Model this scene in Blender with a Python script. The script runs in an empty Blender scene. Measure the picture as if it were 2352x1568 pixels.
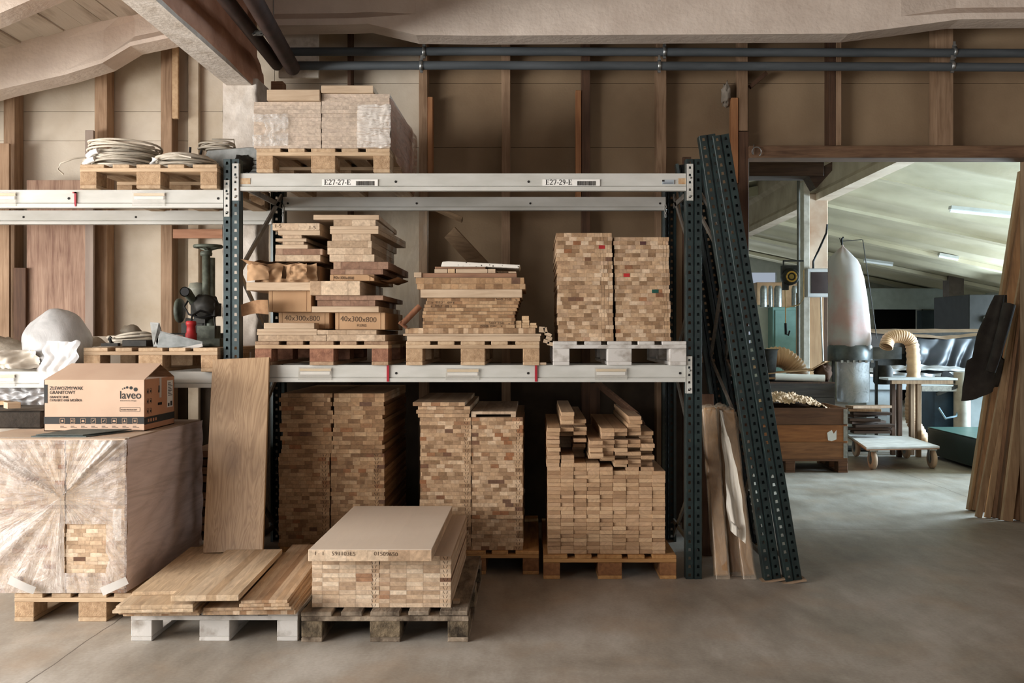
import bpy, bmesh, math, random
from mathutils import Vector, Matrix, noise

# ---------------------------------------------------------------- camera, world, light, exposure
scene = bpy.context.scene
COL = scene.collection
FPX, CX, CY, CAMH = 2287.0, 1225.0, 768.0, 1.47     # the photograph's projection: focal length, vanishing point (px), eye height
cam_data = bpy.data.cameras.new('camera')
cam = bpy.data.objects.new('camera', cam_data); COL.objects.link(cam)
cam.location = (0, 0, CAMH); cam.rotation_euler = (math.radians(90), 0, 0)
cam_data.sensor_width = 36; cam_data.lens = 36*FPX/2352
cam_data.shift_x = (1176-CX)/2352; cam_data.shift_y = (CY-784)/2352
cam_data.clip_end = 100; cam_data.clip_start = .05
scene.camera = cam
scene.view_settings.view_transform = 'Standard'
scene.view_settings.look = 'None'
scene.view_settings.exposure = -0.40
scene.view_settings.gamma = 1.0
scene.view_settings.use_curve_mapping = False
world = bpy.data.worlds.new('world'); scene.world = world
world.use_nodes = True
world.node_tree.nodes['Background'].inputs[0].default_value = (.75, .85, 1, 1)
world.node_tree.nodes['Background'].inputs[1].default_value = 0.6

def area(name, loc, look, sx, sy, energy, col, spread=180):
    d = bpy.data.lights.new(name, 'AREA'); d.shape = 'RECTANGLE'; d.size = sx; d.size_y = sy
    d.energy = energy; d.color = col; d.spread = math.radians(spread)
    o = bpy.data.objects.new(name, d); COL.objects.link(o); o.location = loc
    o.rotation_euler = (Vector(look)-Vector(loc)).to_track_quat('-Z', 'Y').to_euler()
    return o
# daylight through the two groups of windows in the left outer wall of the store
area('window_daylight', (-6.8, 3.35, 1.75), (0, 5.2, 2.0), 3.4, 1.5, 640, (1.0, .98, .955))
area('window_daylight_second', (-6.8, -.65, 1.75), (0, 2.0, 1.75), 3.9, 1.5, 560, (1.0, .98, .955))
# unseen fill light added under the left roof slope for floor and tops
area('roof_fill', (-4.2, 1.0, 3.30), (-2.4, 3.2, 0), 2.2, 2.6, 250, (.97, .98, 1.0))
# unseen fill light added behind the camera for front faces and girder side
area('fill_behind', (1.4, -5.3, 2.2), (-1.2, 5, 1.6), 5.6, 1.6, 54, (1.0, .965, .92))
# unseen fill light added at the right wall to brighten the girder side
area('fill_right', (9.35, 1.4, 2.2), (-2, 4.5, 3.3), 4.6, 1.4, 120, (1.0, .95, .9))
# daylight through the windows of the workshop beyond the opening
area('window_daylight_workshop', (9.25, 11.0, 1.6), (3.9, 10.2, -.3), 2.8, 1.3, 1350, (.64, .84, 1.0), 140)
area('window_daylight_workshop_second', (9.25, 16.2, 1.6), (5.2, 15.2, .6), 4.4, 1.3, 680, (.74, .9, 1.0), 160)
area('window_daylight_workshop_far', (4.0, 22.6, 1.9), (4.0, 12, 1.6), 3.0, 1.4, 60, (.82, .93, 1.0))

# ---------------------------------------------------------------- helpers
R = random.Random(11)
DESAT = .16
def X(px, Y): return (px-CX)*Y/FPX
def Z(py, Y): return CAMH-(py-CY)*Y/FPX
def YF(py): return CAMH*FPX/(py-CY)                  # depth of a floor point
def lin(c):
    g = .3*c[0]+.6*c[1]+.1*c[2]; c = tuple(v+(g-v)*DESAT for v in c)
    return tuple(((v/255)/12.92 if v/255 <= .04045 else ((v/255+.055)/1.055)**2.4) for v in c)+(1,)
ONES = ['','first','second','third','fourth','fifth','sixth','seventh','eighth','ninth','tenth','eleventh','twelfth','thirteenth','fourteenth','fifteenth','sixteenth','seventeenth','eighteenth','nineteenth']
def ordn(n):
    if n < 20: return ONES[n]
    t = {2:'twent', 3:'thirt', 4:'fort'}[n//10]
    return t+'ieth' if n % 10 == 0 else t+'y-'+ONES[n % 10]

class NT:
    def __init__(s, m):
        m.use_nodes = True; s.t = m.node_tree; s.n = s.t.nodes; s.l = s.t.links
        s.b = s.n['Principled BSDF']; s.out = s.n['Material Output']
    def node(s, ty, **kw):
        n = s.n.new(ty)
        for k, v in kw.items():
            if hasattr(n, k): setattr(n, k, v)
        return n
    def put(s, inp, v):
        if isinstance(v, (int, float)): inp.default_value = v
        elif isinstance(v, (tuple, list)): inp.default_value = v
        else: s.l.new(v, inp)
    def m(s, op, a, b=0.0, c=0.0):
        n = s.n.new('ShaderNodeMath'); n.operation = op
        s.put(n.inputs[0], a); s.put(n.inputs[1], b)
        if op in ('MULTIPLY_ADD', 'COMPARE', 'WRAP'): s.put(n.inputs[2], c)
        return n.outputs[0]
    def comb(s, a, b, c):
        n = s.n.new('ShaderNodeCombineXYZ'); s.put(n.inputs[0], a); s.put(n.inputs[1], b); s.put(n.inputs[2], c); return n.outputs[0]
    def noise(s, vec, scale, detail=4, rough=.55, dist=0):
        n = s.n.new('ShaderNodeTexNoise'); s.l.new(vec, n.inputs['Vector'])
        n.inputs['Scale'].default_value = scale; n.inputs['Detail'].default_value = detail
        n.inputs['Roughness'].default_value = rough; n.inputs['Distortion'].default_value = dist
        return n.outputs['Fac']
    def ramp(s, fac, stops, interp='LINEAR'):
        n = s.n.new('ShaderNodeValToRGB'); n.color_ramp.interpolation = interp
        e = n.color_ramp.elements
        while len(e) < len(stops): e.new(.5)
        for el, (p, c) in zip(e, stops): el.position = p; el.color = c
        s.put(n.inputs[0], fac); return n.outputs[0]
    def mix(s, fac, a, b, blend='MIX'):
        n = s.n.new('ShaderNodeMix'); n.data_type = 'RGBA'; n.blend_type = blend
        s.put(n.inputs[0], fac); s.put(n.inputs[6], a); s.put(n.inputs[7], b); return n.outputs[2]
    def scale(s, col, f):
        n = s.n.new('ShaderNodeVectorMath'); n.operation = 'SCALE'; s.put(n.inputs[0], col); s.put(n.inputs[3], f); return n.outputs[0]
    def mapr(s, v, a, b, c, d):
        n = s.n.new('ShaderNodeMapRange'); s.put(n.inputs[0], v)
        for i, q in enumerate((a, b, c, d)): n.inputs[1+i].default_value = q
        return n.outputs[0]
    def mapping(s, vec, sc, rot=(0,0,0)):
        n = s.n.new('ShaderNodeMapping'); s.l.new(vec, n.inputs[0]); n.inputs['Scale'].default_value = sc; n.inputs['Rotation'].default_value = rot; return n.outputs[0]
    def bump(s, h, strength=.3, dist=.01):
        n = s.n.new('ShaderNodeBump'); n.inputs['Strength'].default_value = strength; n.inputs['Distance'].default_value = dist
        s.l.new(h, n.inputs['Height']); s.l.new(n.outputs[0], s.b.inputs['Normal'])
    def sep(s, vec):
        n = s.n.new('ShaderNodeSeparateXYZ'); s.l.new(vec, n.inputs[0]); return n.outputs
    def obj(s): return s.n.new('ShaderNodeTexCoord').outputs['Object']
    def pos(s): return s.n.new('ShaderNodeNewGeometry').outputs['Position']
    def nor(s): return s.n.new('ShaderNodeNewGeometry').outputs['True Normal']
    def rnd(s): return s.n.new('ShaderNodeObjectInfo').outputs['Random']

MATS = {}
def mat(name, c1, c2=None, rough=.7, metal=0.0, scale=6, stretch=(1,1,1), bump=0.0, bscale=None, objvar=.0, world_space=False, detail=5, spec=.3, contrast=(.3,.7)):
    """general procedural surface: two tones mixed by stretched noise, optional per-object brightness and relief"""
    if name in MATS: return MATS[name]
    m = bpy.data.materials.new(name); t = NT(m)
    vec = t.pos() if world_space else t.obj()
    r = t.rnd()
    if not world_space:
        a = t.n.new('ShaderNodeVectorMath'); a.operation = 'ADD'; t.l.new(vec, a.inputs[0]); t.l.new(t.comb(t.m('MULTIPLY', r, 37.0), t.m('MULTIPLY', r, 11.0), 0.0), a.inputs[1]); vec = a.outputs[0]
    mv = t.mapping(vec, stretch)
    f = t.noise(mv, scale, detail)
    c2 = c2 or tuple(int(v*.78) for v in c1)
    col = t.ramp(f, [(contrast[0], lin(c2)), (contrast[1], lin(c1))])
    if objvar: col = t.scale(col, t.mapr(r, 0, 1, 1-objvar, 1+objvar))
    t.l.new(col, t.b.inputs['Base Color'])
    t.b.inputs['Roughness'].default_value = rough; t.b.inputs['Metallic'].default_value = metal
    t.b.inputs['Specular IOR Level'].default_value = spec
    if bump: t.bump(t.noise(mv, bscale or scale*4, 4), bump, .01)
    MATS[name] = m; return m

def wood(name, c1, c2, axis='y', scale=9, objvar=.1, rough=.68, bump=.12, knots=False):
    """sawn timber: grain lines stretched along one axis"""
    if name in MATS: return MATS[name]
    st = {'x':(.09,1,1), 'y':(1,.09,1), 'z':(1,1,.07)}[axis]
    m = bpy.data.materials.new(name); t = NT(m)
    r = t.rnd(); a = t.n.new('ShaderNodeVectorMath'); a.operation = 'ADD'
    t.l.new(t.obj(), a.inputs[0]); t.l.new(t.comb(t.m('MULTIPLY', r, 53.0), t.m('MULTIPLY', r, 17.0), t.m('MULTIPLY', r, 29.0)), a.inputs[1])
    mv = t.mapping(a.outputs[0], st)
    f1 = t.noise(mv, scale*4, 6, .6, .6); f2 = t.noise(a.outputs[0], 3.0, 3)
    f = t.m('ADD', t.m('MULTIPLY', f1, .65), t.m('MULTIPLY', f2, .35))
    col = t.ramp(f, [(.33, lin(c2)), (.62, lin(c1))])
    if knots:
        v = t.n.new('ShaderNodeTexVoronoi'); t.l.new(t.mapping(a.outputs[0], tuple(1 if s == 1 else .45 for s in st)), v.inputs['Vector']); v.inputs['Scale'].default_value = 4.5
        k = t.ramp(v.outputs['Distance'], [(.03, (1,1,1,1)), (.12, (0,0,0,1))])
        col = t.mix(t.m('MULTIPLY', k, .6), col, lin(tuple(int(q*.45) for q in c2)))
    col = t.scale(col, t.mapr(r, 0, 1, 1-objvar, 1+objvar))
    t.l.new(col, t.b.inputs['Base Color']); t.b.inputs['Roughness'].default_value = rough; t.b.inputs['Specular IOR Level'].default_value = .25
    t.bump(f1, bump, .004)
    MATS[name] = m; return m

def lamella(name, w, tones, marks=None, dusty=None, line=.035, accents=True, align=None, dust=(.45,.85), vlines=()):
    """glued lumber panel: blocks of end grain on the front edge, strips along the length; one random row per panel.
       marks=(x centre list, half width, board thickness): pressed chevron marks on the front edge"""
    if name in MATS: return MATS[name]
    m = bpy.data.materials.new(name); t = NT(m)
    o = t.obj(); x, y, z = t.sep(o)[0:3]; r = t.rnd()
    # groups of equal panels line up now and then: offset takes one of a few values
    off = t.m('MULTIPLY', t.m('FLOOR', t.m('MULTIPLY', r, 5.0)), w*.2)
    if align is not None: off = align
    u = t.m('DIVIDE', t.m('ADD', x, off), w)
    cell = t.m('FLOOR', u); fr = t.m('FRACT', u)
    wn = t.n.new('ShaderNodeTexWhiteNoise'); wn.noise_dimensions = '3D'
    t.l.new(t.comb(cell, t.m('MULTIPLY', r, 971.0), 0.0), wn.inputs['Vector'])
    n = len(tones)
    stops = [((i+.5)/n*(.975 if accents else 1), lin(c)) for i, c in enumerate(tones)]
    if accents: stops += [(.982, lin((150,94,56))), (.995, lin((108,76,56)))]
    col = t.ramp(wn.outputs['Value'], stops)
    # end-grain shimmer within each block, grain lines along the board
    a = t.n.new('ShaderNodeVectorMath'); a.operation = 'ADD'
    t.l.new(o, a.inputs[0]); t.l.new(t.comb(t.m('MULTIPLY', cell, 3.7), t.m('MULTIPLY', r, 40.0), t.m('MULTIPLY', r, 90.0)), a.inputs[1])
    g = t.noise(t.mapping(a.outputs[0], (1, .12, 1)), 34, 5, .6, 1.0)
    col = t.scale(col, t.mapr(g, .3, .7, .74, 1.18))
    edge = t.m('LESS_THAN', t.m('MINIMUM', fr, t.m('SUBTRACT', 1.0, fr)), line)
    col = t.mix(t.m('MULTIPLY', edge, .22), col, lin((70,48,30)))
    g2 = t.noise(t.mapping(a.outputs[0], (1, .1, 1.6)), 9, 3, .6, 2.0); col = t.scale(col, t.mapr(g2, .35, .65, .88, 1.1))
    nx, ny, nz = t.sep(t.nor())[0:3]
    if marks:
        front = t.m('LESS_THAN', ny, -.5)
        cs, hw, th = marks
        v = t.m('DIVIDE', z, th)
        tot = None
        for c in cs:
            q = t.m('DIVIDE', t.m('ABSOLUTE', t.m('SUBTRACT', x, c)), hw)
            d = t.m('ABSOLUTE', t.m('SUBTRACT', q, t.m('MULTIPLY_ADD', v, .55, .2)))
            k = t.m('MULTIPLY', t.m('LESS_THAN', d, .12), t.m('MULTIPLY', t.m('GREATER_THAN', v, .2), t.m('LESS_THAN', v, .85)))
            tot = k if tot is None else t.m('MAXIMUM', tot, k)
        col = t.mix(t.m('MULTIPLY', t.m('MULTIPLY', tot, front), .75), col, lin((48,32,22)))
    for c in vlines:
        k = t.m('MULTIPLY', t.m('LESS_THAN', t.m('ABSOLUTE', t.m('SUBTRACT', x, c)), .0011), t.m('LESS_THAN', ny, -.5))
        col = t.mix(t.m('MULTIPLY', k, .7), col, lin((60,42,30)))
    if dusty:
        up = t.m('GREATER_THAN', nz, .5)
        d = t.noise(t.pos(), 5, 5)
        col = t.mix(t.m('MULTIPLY', up, t.mapr(d, .3, .7, dust[0], dust[1])), col, lin(dusty))
    t.l.new(col, t.b.inputs['Base Color']); t.b.inputs['Roughness'].default_value = .75; t.b.inputs['Specular IOR Level'].default_value = .2
    t.bump(g, .15, .003)
    MATS[name] = m; return m

def film(name, tint, a0, a1, scale=6, rough=.22, stretch=(1,1,1)):
    """clear wrinkled plastic film, cloudier along its creases"""
    if name in MATS: return MATS[name]
    m = bpy.data.materials.new(name); t = NT(m)
    mv = t.mapping(t.obj(), stretch)
    f = t.noise(mv, scale, 6, .65, 1.2)
    ridge = t.m('SUBTRACT', 1.0, t.m('MULTIPLY', t.m('ABSOLUTE', t.m('SUBTRACT', f, .5)), 6.0))
    ridge = t.m('MAXIMUM', ridge, 0.0)
    fac = t.m('ADD', t.mapr(t.noise(t.obj(), 2.2, 3), .3, .7, a0, (a0+a1)/2), t.m('MULTIPLY', ridge, a1-a0))
    tr = t.n.new('ShaderNodeBsdfTransparent'); tr.inputs[0].default_value = (.97,.97,.96,1)
    mx = t.n.new('ShaderNodeMixShader'); t.l.new(fac, mx.inputs[0]); t.l.new(tr.outputs[0], mx.inputs[1]); t.l.new(t.b.outputs[0], mx.inputs[2])
    t.l.new(mx.outputs[0], t.out.inputs[0])
    t.b.inputs['Base Color'].default_value = lin(tint); t.b.inputs['Roughness'].default_value = rough; t.b.inputs['Specular IOR Level'].default_value = .8
    t.bump(f, .35, .015)
    MATS[name] = m; return m

class MB:
    def __init__(s): s.v = []; s.f = []; s.sm = []
    def add(s, vs, fs, smooth=False):
        k = len(s.v); s.v += [tuple(q) for q in vs]; s.f += [tuple(i+k for i in f) for f in fs]; s.sm += [smooth]*len(fs); return s
    def box(s, x0, x1, y0, y1, z0, z1, M=None):
        vs = [Vector(q) for q in ((x0,y0,z0),(x1,y0,z0),(x1,y1,z0),(x0,y1,z0),(x0,y0,z1),(x1,y0,z1),(x1,y1,z1),(x0,y1,z1))]
        if M is not None: vs = [M @ q for q in vs]
        return s.add(vs, [(0,3,2,1),(4,5,6,7),(0,1,5,4),(1,2,6,5),(2,3,7,6),(3,0,4,7)])
    def beam(s, a, b, w, h, up=(0,0,1)):
        """rectangular bar from a to b, w across, h along up"""
        a = Vector(a); b = Vector(b); d = (b-a).normalized(); u = Vector(up)
        sd = d.cross(u).normalized(); u = sd.cross(d).normalized()
        c = [a+sd*i*w/2+u*j*h/2 for i, j in ((-1,-1),(1,-1),(1,1),(-1,1))] + [b+sd*i*w/2+u*j*h/2 for i, j in ((-1,-1),(1,-1),(1,1),(-1,1))]
        return s.add(c, [(0,1,2,3),(4,7,6,5),(0,4,5,1),(1,5,6,2),(2,6,7,3),(3,7,4,0)])
    def tube(s, pts, r, n=10, closed=False, cap=True, rfun=None):
        pts = [Vector(p) for p in pts]; L = len(pts); rings = []
        up = Vector((0,0,1))
        for i, p in enumerate(pts):
            if closed: d = pts[(i+1) % L]-pts[i-1]
            else: d = pts[min(i+1, L-1)]-pts[max(i-1, 0)]
            d.normalize()
            ref = up if abs(d.dot(up)) < .95 else Vector((0,1,0))
            a = d.cross(ref).normalized(); b = a.cross(d).normalized()
            rr = rfun(i/(L-1)) if rfun else r
            rings.append([p+(a*math.cos(2*math.pi*k/n)+b*math.sin(2*math.pi*k/n))*rr for k in range(n)])
        vs = [q for ring in rings for q in ring]; fs = []
        for i in range(L if closed else L-1):
            j = (i+1) % L
            for k in range(n): fs.append((i*n+k, i*n+(k+1) % n, j*n+(k+1) % n, j*n+k))
        s.add(vs, fs, True)
        if cap and not closed:
            s.add(rings[0], [tuple(range(n))]); s.add(rings[-1], [tuple(reversed(range(n)))])
        return s
    def lathe(s, prof, c=(0,0,0), axis='z', n=28, smooth=True):
        vs = []; fs = []
        for r, h in prof:
            for k in range(n):
                a = 2*math.pi*k/n; u, v = r*math.cos(a), r*math.sin(a)
                q = {'z':(u,v,h), 'y':(u,h,v), 'x':(h,u,v)}[axis]
                vs.append((q[0]+c[0], q[1]+c[1], q[2]+c[2]))
        for i in range(len(prof)-1):
            for k in range(n): fs.append((i*n+k, i*n+(k+1) % n, (i+1)*n+(k+1) % n, (i+1)*n+k))
        s.add(vs, fs, smooth)
        s.add(vs[:n], [tuple(reversed(range(n)))]); s.add(vs[-n:], [tuple(range(n))]); return s
    def prism(s, poly, y0, y1, M=None):
        """polygon in xz, extruded along y"""
        n = len(poly); vs = [Vector((p[0], y0, p[1])) for p in poly]+[Vector((p[0], y1, p[1])) for p in poly]
        if M is not None: vs = [M @ q for q in vs]
        return s.add(vs, [tuple(range(n)), tuple(reversed(range(n, 2*n)))]+[(i, i+n, (i+1) % n+n, (i+1) % n) for i in range(n)])
    def grid(s, nu, nv, fn, smooth=True, skip=None):
        vs = [fn(i/nu, j/nv) for j in range(nv+1) for i in range(nu+1)]
        fs = [(j*(nu+1)+i, j*(nu+1)+i+1, (j+1)*(nu+1)+i+1, (j+1)*(nu+1)+i) for j in range(nv) for i in range(nu) if not (skip and skip((i+.5)/nu, (j+.5)/nv))]
        return s.add(vs, fs, smooth)
    def blob(s, c, r, n=24, m=14, fn=None):
        vs = []; fs = []
        for j in range(m+1):
            ph = math.pi*j/m
            for i in range(n):
                th = 2*math.pi*i/n; d = Vector((math.sin(ph)*math.cos(th), math.sin(ph)*math.sin(th), math.cos(ph)))
                k = fn(d) if fn else 1
                vs.append((c[0]+d.x*r[0]*k, c[1]+d.y*r[1]*k, c[2]+d.z*r[2]*k))
        for j in range(m):
            for i in range(n): fs.append((j*n+i, (j+1)*n+i, (j+1)*n+(i+1) % n, j*n+(i+1) % n))
        return s.add(vs, fs, True)
    def mesh(s, name, m, bevel=0, origin=(0,0,0), fix=True):
        me = bpy.data.meshes.new(name); o = Vector(origin)
        me.from_pydata([Vector(q)-o for q in s.v], [], s.f)
        for p, k in zip(me.polygons, s.sm): p.use_smooth = k
        bm = bmesh.new(); bm.from_mesh(me)
        if fix: bmesh.ops.recalc_face_normals(bm, faces=bm.faces)
        if bevel: bmesh.ops.bevel(bm, geom=list(bm.edges), offset=bevel, segments=1, affect='EDGES', clamp_overlap=True)
        bm.to_mesh(me); bm.free()
        if m is not None: me.materials.append(m)
        return me
    def build(s, name, m, parent=None, origin=None, bevel=0, fix=True):
        """one mesh object. Coordinates are world when there is no parent (origin = where its origin goes), local to the parent otherwise"""
        if parent is None and origin is None:
            xs = [q[0] for q in s.v]; ys = [q[1] for q in s.v]; zs = [q[2] for q in s.v]
            origin = ((min(xs)+max(xs))/2, (min(ys)+max(ys))/2, min(zs))
        o = bpy.data.objects.new(name, s.mesh(name, m, bevel, origin or (0,0,0), fix)); COL.objects.link(o)
        if parent is not None: o.parent = parent
        if origin is not None: o.location = origin
        return o
def inst(name, me, loc, parent=None, rz=0):
    o = bpy.data.objects.new(name, me); COL.objects.link(o); o.location = loc; o.rotation_euler = (0,0,rz)
    if parent is not None: o.parent = parent
    return o
def tag(o, label, cat, group=None, kind=None):
    if label: o['label'] = label
    if cat: o['category'] = cat
    if group: o['group'] = group
    if kind: o['kind'] = kind
    return o
def thing(name, label, cat, loc=(0,0,0), group=None, rot=(0,0,0)):
    o = bpy.data.objects.new(name, None); COL.objects.link(o); o.empty_display_size = .1
    o.location = loc; o.rotation_euler = rot; return tag(o, label, cat, group)
def struct(o): o['kind'] = 'structure'; return o
def dup(root, loc, label, group=None, rot=None):
    r = root.copy(); COL.objects.link(r); r.location = loc
    if rot is not None: r.rotation_euler = rot
    r['label'] = label
    if group: r['group'] = group
    for ch in list(root.children):
        c = ch.copy(); COL.objects.link(c); c.parent = r
        for g in list(ch.children):
            d = g.copy(); COL.objects.link(d); d.parent = c
    return r
def text(name, s, size, loc, m, parent=None, rot=(90,0,0), bold=0.0, align='LEFT', sx=1.0, extrude=.0004):
    """lettering as a thin mesh"""
    cu = bpy.data.curves.new(name, 'FONT'); cu.body = s; cu.size = size; cu.offset = bold; cu.extrude = extrude; cu.align_x = align; cu.resolution_u = 3
    tmp = bpy.data.objects.new(name, cu); COL.objects.link(tmp)
    dg = bpy.context.evaluated_depsgraph_get(); me = bpy.data.meshes.new_from_object(tmp.evaluated_get(dg))
    bpy.data.objects.remove(tmp); bpy.data.curves.remove(cu)
    me.materials.clear(); me.materials.append(m); me.name = name
    o = bpy.data.objects.new(name, me); COL.objects.link(o); o.location = loc; o.rotation_euler = tuple(math.radians(a) for a in rot); o.scale = (sx, 1, 1)
    if parent is not None: o.parent = parent
    return o
def scribble(name, s, size, loc, parent, m=None, flip=False, sx=1.1, rot=None):
    a = R.uniform(-2.5,2.5)
    return text(name, s, size, loc, MATS['faded_ink'], parent, rot=rot or (90,a,0), sx=sx, bold=-.0105*size)
def nz(x, y=0, z=0): return noise.noise(Vector((x, y, z)))
# ---------------------------------------------------------------- materials
M_wall = mat('wall_board', (208,195,175), (174,156,130), rough=.85, scale=1.3, contrast=(.34,.62), bump=.15, bscale=60, world_space=True)
M_wallr = mat('brown_fibre_board', (156,130,98), (128,102,74), rough=.85, scale=1.4, bump=.15, bscale=60, world_space=True)
M_conc = mat('rough_concrete', (226,210,194), (202,184,168), rough=.9, scale=3, bump=.55, bscale=22, world_space=True)
M_concw = mat('white_roughcast', (222,212,200), (190,176,160), rough=.95, scale=9, bump=.5, bscale=34, world_space=True)
M_girder = mat('girder_shade', (214,162,134), (178,126,100), rough=.95, scale=5, bump=.5, bscale=30, world_space=True)  # reddish tone holds the warm shade of the girder sides
M_stud = wood('stud_wood', (172,138,106), (124,92,64), 'z', objvar=.15)
M_studdark = wood('dark_stud_wood', (96,66,46), (60,40,28), 'z', objvar=.12)
M_batten = wood('orange_batten', (176,118,72), (138,86,50), 'z')
M_header = wood('header_wood', (134,100,72), (86,60,42), 'x')
M_oldbeam = wood('old_dark_beam', (78,58,42), (44,32,24), 'x')
M_ceil2 = mat('workshop_ceiling', (206,198,170), (178,170,140), rough=.9, scale=1.2, bump=.2, bscale=20, world_space=True)
M_post = mat('teal_steel_lit', (44,64,66), (30,46,48), rough=.42, metal=.25, scale=20, spec=.5, contrast=(.35,.6))  # brighter copy of the upright colour, painting the left posts as lit
M_postdark = mat('dark_green_steel', (34,52,50), (20,32,32), rough=.38, metal=.25, scale=18, spec=.6)
M_beamw = mat('white_beam_paint', (196,195,188), (172,170,160), rough=.45, scale=9, stretch=(.3,1,1), spec=.5)
M_rust = mat('rusty_white_paint', (200,176,140), (170,120,70), rough=.6, scale=30)
M_brace = mat('galvanised_brace', (150,142,130), (110,102,92), rough=.45, metal=.6, scale=20)
M_ink = mat('ink', (40,36,34), (30,28,26), rough=.8)
M_faded = mat('faded_ink', (92,72,56), (74,56,42), rough=.9)
M_black = mat('black_rubber', (26,25,25), (18,17,17), rough=.7)
M_red = mat('red_paint', (196,34,34), (160,26,28), rough=.5)
M_redtape = mat('red_tape', (178,26,40), (150,20,32), rough=.45)
M_green = mat('green_paint', (20,80,66), (14,60,50), rough=.6)
M_paper = mat('paper', (232,230,224), (220,216,208), rough=.8)
M_pine = wood('pallet_pine', (196,166,130), (156,124,90), 'y', objvar=.08)
M_pinex = wood('pallet_pine_cross', (200,170,134), (158,126,92), 'x', objvar=.08)
M_yell = wood('yellow_pallet', (200,146,84), (158,104,54), 'y', objvar=.08)
M_yellx = wood('yellow_pallet_cross', (206,152,88), (164,110,58), 'x', objvar=.08)
M_white_p = mat('white_pallet_wood', (194,189,182), (134,122,108), rough=.8, scale=9, stretch=(1,.3,1), objvar=.06, bump=.2, contrast=(.28,.5))
M_old = mat('weathered_pallet', (152,134,112), (74,60,46), rough=.9, scale=12, stretch=(1,.35,1), objvar=.14, bump=.5, contrast=(.35,.62))
M_oldblock = mat('weathered_block', (128,110,84), (52,42,30), rough=.95, scale=14, objvar=.2, bump=.8, contrast=(.36,.62))
M_chip = mat('pressed_chip_block', (188,154,116), (152,118,84), rough=.9, scale=40, bump=.4, objvar=.07)
M_chipred = mat('reddish_chip_block', (158,108,80), (120,76,56), rough=.9, scale=30, bump=.4, objvar=.07)
TONES = [(138,104,72), (170,134,98), (188,152,114), (178,142,104), (208,176,140), (156,120,86)]
TONES_L = [(172,140,108), (194,162,128), (206,178,146), (198,168,136), (216,192,162), (184,152,120)]
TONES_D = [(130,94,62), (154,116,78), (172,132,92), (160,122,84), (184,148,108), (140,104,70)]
M_card = mat('cardboard', (186,146,106), (168,128,90), rough=.85, scale=5, stretch=(1,1,.4), spec=.15)
M_cardd = mat('torn_cardboard', (166,126,88), (120,84,56), rough=.9, scale=12, spec=.15)
M_cardbox = mat('sink_box_cardboard', (204,172,146), (194,160,134), rough=.85, scale=4, spec=.15)
M_cardside = mat('sink_box_cardboard_side', (196,140,104), (182,126,92), rough=.85, scale=4, spec=.15)
M_boardL = wood('light_planed_board', (192,166,136), (162,134,104), 'x', objvar=.07)
M_boardY = wood('planed_board', (200,166,124), (170,132,92), 'y', objvar=.1)
M_reddish = wood('reddish_board', (160,116,84), (120,80,58), 'x', objvar=.12)
M_grey_metal = mat('grey_sheet_metal', (150,154,152), (110,114,112), rough=.4, metal=.5, scale=14)
M_cable = mat('white_cable', (206,196,178), (176,164,144), rough=.6, scale=20)
M_machine = mat('olive_machine_paint', (92,98,84), (56,60,50), rough=.55, scale=16, metal=.1, contrast=(.35,.6))
M_machdark = mat('dark_oily_iron', (52,50,44), (28,27,24), rough=.6, scale=18, metal=.2)
M_steel = mat('bare_steel', (150,150,146), (96,96,92), rough=.35, metal=.8, scale=16)
M_tarp = mat('dusty_canvas', (176,166,150), (146,134,116), rough=.95, scale=5, bump=.3, bscale=50)
M_bag = film('white_plastic_bag', (188,188,188), .66, .86, scale=4, rough=.35)
M_film = film('stretch_film', (232,226,218), .12, .62, scale=5, rough=.2, stretch=(1,1,1.6))
M_filmside = film('stretch_film_side', (242,222,218), .55, .8, scale=3.2, rough=.4, stretch=(1,.25,2.2))
M_filmclear = film('loose_clear_film', (220,218,214), .0, .34, scale=14, rough=.15)
M_filmbrown = film('brown_bundle_film', (224,200,170), .03, .28, scale=9, rough=.2, stretch=(1,1,.4))
M_pipe = mat('grey_pipe_insulation', (84,90,94), (64,70,74), rough=.6, scale=14, stretch=(.2,1,1), spec=.35)
M_pipedark = mat('brown_pipe', (74,52,46), (50,36,32), rough=.6, scale=10)
M_galv = mat('galvanised', (170,172,170), (130,134,132), rough=.35, metal=.8, scale=24)

# floor: worn concrete with saw cut joints
def floor_material():
    m = bpy.data.materials.new('worn_concrete_floor'); t = NT(m)
    p = t.pos(); x, y, z = t.sep(p)[0:3]
    a = t.noise(p, .9, 6, .6, .8); b = t.noise(t.mapping(p, (1,.35,1)), 6, 6, .65); c = t.noise(p, 60, 3)
    f = t.m('ADD', t.m('MULTIPLY', a, .55), t.m('ADD', t.m('MULTIPLY', b, .32), t.m('MULTIPLY', c, .13)))
    col = t.ramp(f, [(.36, lin((124,114,100))), (.5, lin((156,147,134))), (.64, lin((184,178,168)))])
    # sawdust near the stacks, scuffs
    d = t.noise(p, 2.3, 5); col = t.mix(t.mapr(d, .5, .72, 0, .4), col, lin((170,140,108)))
    w = t.m('MULTIPLY', t.m('SUBTRACT', t.noise(p, 3, 4), .5), .03)
    for cx in (-2.14, 3.93):
        k = t.m('LESS_THAN', t.m('ABSOLUTE', t.m('SUBTRACT', t.m('ADD', x, w), cx)), .0035); col = t.mix(t.m('MULTIPLY', k, .75), col, lin((62,50,40)))
    for cy in (7.52, 13.5):
        k = t.m('LESS_THAN', t.m('ABSOLUTE', t.m('SUBTRACT', t.m('ADD', y, w), cy)), .006); col = t.mix(t.m('MULTIPLY', k, .5), col, lin((72,60,50)))
    t.l.new(col, t.b.inputs['Base Color'])
    t.l.new(t.mapr(a, .3, .7, .42, .62), t.b.inputs['Roughness']); t.b.inputs['Specular IOR Level'].default_value = .45
    t.bump(f, .12, .01); return m
M_floor = floor_material()

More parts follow.
